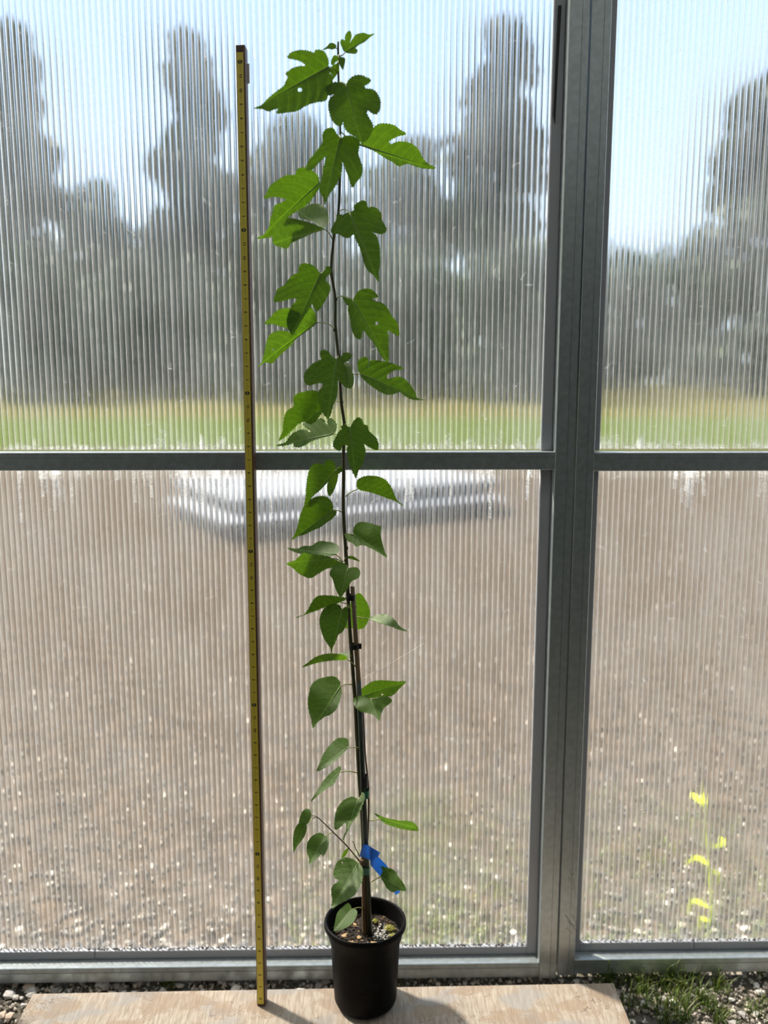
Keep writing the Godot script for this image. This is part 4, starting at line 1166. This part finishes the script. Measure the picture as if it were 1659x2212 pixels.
	leaf("F", 0.128, d, Vector2(0.25, -0.85), 8, [703, 986, 665, 1000], [632, 1022, 615, 1002, 570, 995, 525, 1015, 485, 1060, 470, 1110, 472, 1170, 490, 1220, 492, 1270, 530, 1240, 575, 1205, 595, 1180, 612, 1205, 640, 1160, 662, 1090, 655, 1030])
	leaf("F", 0.110, f, Vector2(-0.3, 0.2), 2, [], [850, 1120, 800, 1160, 778, 1215, 815, 1195])
	leaf("F", 0.130, d, Vector2(0.25, -0.85), 12, [940, 1240], [930, 1262, 890, 1240, 850, 1218, 790, 1220, 740, 1260, 712, 1330, 715, 1390, 750, 1408, 750, 1430, 700, 1470, 690, 1530, 700, 1600, 695, 1665, 750, 1630, 830, 1590, 900, 1540, 950, 1450, 968, 1370, 960, 1300], [Vector3(785, 1257, 9)])
	leaf("F", 0.118, p, Vector2(-0.1, -0.5), 7, [1045, 1430, 1085, 1408], [1130, 1385, 1150, 1330, 1130, 1295, 1190, 1305, 1250, 1330, 1290, 1390, 1330, 1440, 1358, 1510, 1290, 1505, 1240, 1522, 1190, 1490, 1160, 1440])
	leaf("G", 0.135, p, Vector2(0.1, -0.7), 6, [885, 822, 830, 808], [760, 825, 740, 780, 715, 765, 670, 800, 620, 850, 595, 920, 575, 1045, 640, 1040, 700, 1010, 760, 970, 800, 910, 812, 850, 790, 825])

func leaf(view: String, z: float, pose: String, tilt: Vector2, tip: int, stalk: Array, flat: Array, holes := []) -> void:
	var base := leaf_root.position
	var rough := PackedVector2Array()
	for k in range(0, flat.size(), 2): rough.append(at_view(view, flat[k], flat[k + 1]))
	var n := rough.size()
	var s: float = VIEWS[view][2]
	var span := rough[0].distance_to(rough[tip])
	var outward := 1.0 if Geometry2D.is_polygon_clockwise(rough) else -1.0
	# rounded outline with saw teeth that point to the tip
	var line := PackedVector2Array()
	var tooth := clampf(span * 0.019, 0.9, 2.1)
	var step := clampf(span * 0.045, 2.4, 5.6)
	for i in n:
		var a := rough[i]
		var b := rough[(i + 1) % n]
		var pre := rough[(i - 1 + n) % n]
		var post := rough[(i + 2) % n]
		if i == tip or (i + 1) % n == tip or i == 0 or i == n - 1:
			pre = pre.lerp(a, 0.6)
			post = post.lerp(b, 0.6)
		var count := maxi(1, roundi(a.distance_to(b) / step))
		var side := 1.0 if i < tip else -1.0
		for k in count:
			var q := a.cubic_interpolate(b, pre, post, float(k) / count)
			line.append(q)
			if (i > 0 or k > 0) and (i < n - 1 or k < count - 1):
				var dir := (b - a).normalized()
				line.append(a.cubic_interpolate(b, pre, post, (k + 0.5 + 0.22 * side) / count) + Vector2(dir.y, -dir.x) * -outward * tooth * rng.randf_range(0.6, 1.3))
	var pts := PackedVector2Array(line)
	var lo := line[0]
	var hi := line[0]
	for q in line:
		lo = lo.min(q)
		hi = hi.max(q)
	var cuts := []
	for h in holes:
		var c := at_view(view, h.x, h.y)
		cuts.append([c, h.z / s])
		for k in 10: pts.append(c + Vector2(cos(TAU * k / 10), sin(TAU * k / 10) * 0.8) * h.z / s)
	var grid := clampf(span / 16.0, 2.5, 5.0)
	var row := 0
	var y := lo.y
	while y < hi.y:
		var x := lo.x + (grid * 0.5 if row % 2 else 0.0)
		while x < hi.x:
			var q := Vector2(x + rng.randf_range(-0.3, 0.3), y + rng.randf_range(-0.3, 0.3))
			var ok := Geometry2D.is_point_in_polygon(q, line)
			for c in cuts: ok = ok and q.distance_to(c[0]) > c[1] * 1.2
			if ok: pts.append(q)
			x += grid
		y += grid * 0.87
		row += 1
	# the blade as a curved sheet: tilted, folded along the midrib, drooping to the tip, puckered between veins
	var jitter := Vector2(rng.randf_range(-0.12, 0.12), rng.randf_range(-0.12, 0.12))
	var root3 := spot(rough[0].x, rough[0].y, z)
	var tip3 := spot(rough[tip].x, rough[tip].y, z)
	var long := root3.distance_to(tip3)
	var axis := (tip3 - root3) / long
	var across := Vector3(-axis.y, axis.x, 0)
	var fold := rng.randf_range(0.10, 0.30)
	var droop := rng.randf_range(-0.05, 0.25)
	var wave := rng.randf_range(0.0, 6.0)
	var slope := tilt + jitter
	if pose == "flat": slope = slope * 1.3 + Vector2(0.28, -0.1)
	if pose == "half_flat": slope = slope * 1.4 + Vector2(0.15, 0.0)
	if pose == "turned_away": slope += Vector2(-0.25, 0.35)
	var depth := func(q: Vector2) -> float:
		var p := spot(q.x, q.y, z) - root3
		var a := p.dot(axis) / long
		var b := p.dot(across) / long
		var off: float = slope.x * p.x + slope.y * p.y + fold * absf(b) * long + droop * a * a * long * 0.5
		off += long * 0.005 * cos(TAU * (0.85 + 7.48 * a - 6.45 * absf(b) + 0.35 * sin(8.7 * absf(b)))) * clampf(absf(b) * 6.0, 0, 1)
		off += long * 0.03 * sin(a * 9.0 + wave) * absf(b) * 2.0
		return z + clampf(off, -0.075, 0.085)
	var place := PackedVector3Array()
	for q in pts: place.append(spot(q.x, q.y, depth.call(q)) - base)
	var r3 := place[0]
	var t3: Vector3 = spot(rough[tip].x, rough[tip].y, depth.call(rough[tip])) - base
	var len3 := r3.distance_to(t3)
	var e1 := (t3 - r3) / len3
	var e2 := e1.cross(Vector3(-slope.x, -slope.y, 1).normalized()).normalized()
	var ix := Geometry2D.triangulate_delaunay(pts)
	var st := st_new()
	st.set_smooth_group(0)
	for k in range(0, ix.size(), 3):
		var mid := (pts[ix[k]] + pts[ix[k + 1]] + pts[ix[k + 2]]) / 3.0
		if not Geometry2D.is_point_in_polygon(mid, line): continue
		var gone := false
		for c in cuts: gone = gone or mid.distance_to(c[0]) < c[1] * 0.8
		if gone: continue
		var turn := (pts[ix[k + 1]] - pts[ix[k]]).cross(pts[ix[k + 2]] - pts[ix[k]]) < 0
		for j in ([0, 2, 1] if turn else [0, 1, 2]):
			var v := place[ix[k + j]]
			st.set_uv(Vector2(0.5 + (v - r3).dot(e2) / len3 * 0.62, clampf(0.1 + (v - r3).dot(e1) / len3 * 0.88, 0.01, 0.99)))
			st.add_vertex(v)
	st.index()
	st.generate_normals()
	var o := part("leaf", st.commit(), M["mulberry_leaf"], leaf_root)
	# raised midrib on the side that faces the room
	if span > 24.0:
		var rib := []
		for k in 9:
			var q := rough[0].lerp(rough[tip], k / 9.5)
			if not Geometry2D.is_point_in_polygon(q, line) and k > 0: break
			rib.append(spot(q.x, q.y, depth.call(q) + 0.0002) - base)
		if rib.size() > 2: part("midrib", tube(rib, [span * 0.0000085 + 0.0002, 0.00012], 5), M["midrib"], o)
	if stalk.size():
		var way := []
		for k in range(0, stalk.size(), 2):
			var q := at_view(view, stalk[k], stalk[k + 1])
			var t := float(k / 2) / (stalk.size() / 2)
			way.append(spot(q.x, q.y, lerpf(STEM_Z, z, t)) - base)
		way.append(r3)
		part("petiole", tube(smooth_path(way, 4), [0.0012, 0.0008], 6), M["petiole"], o)
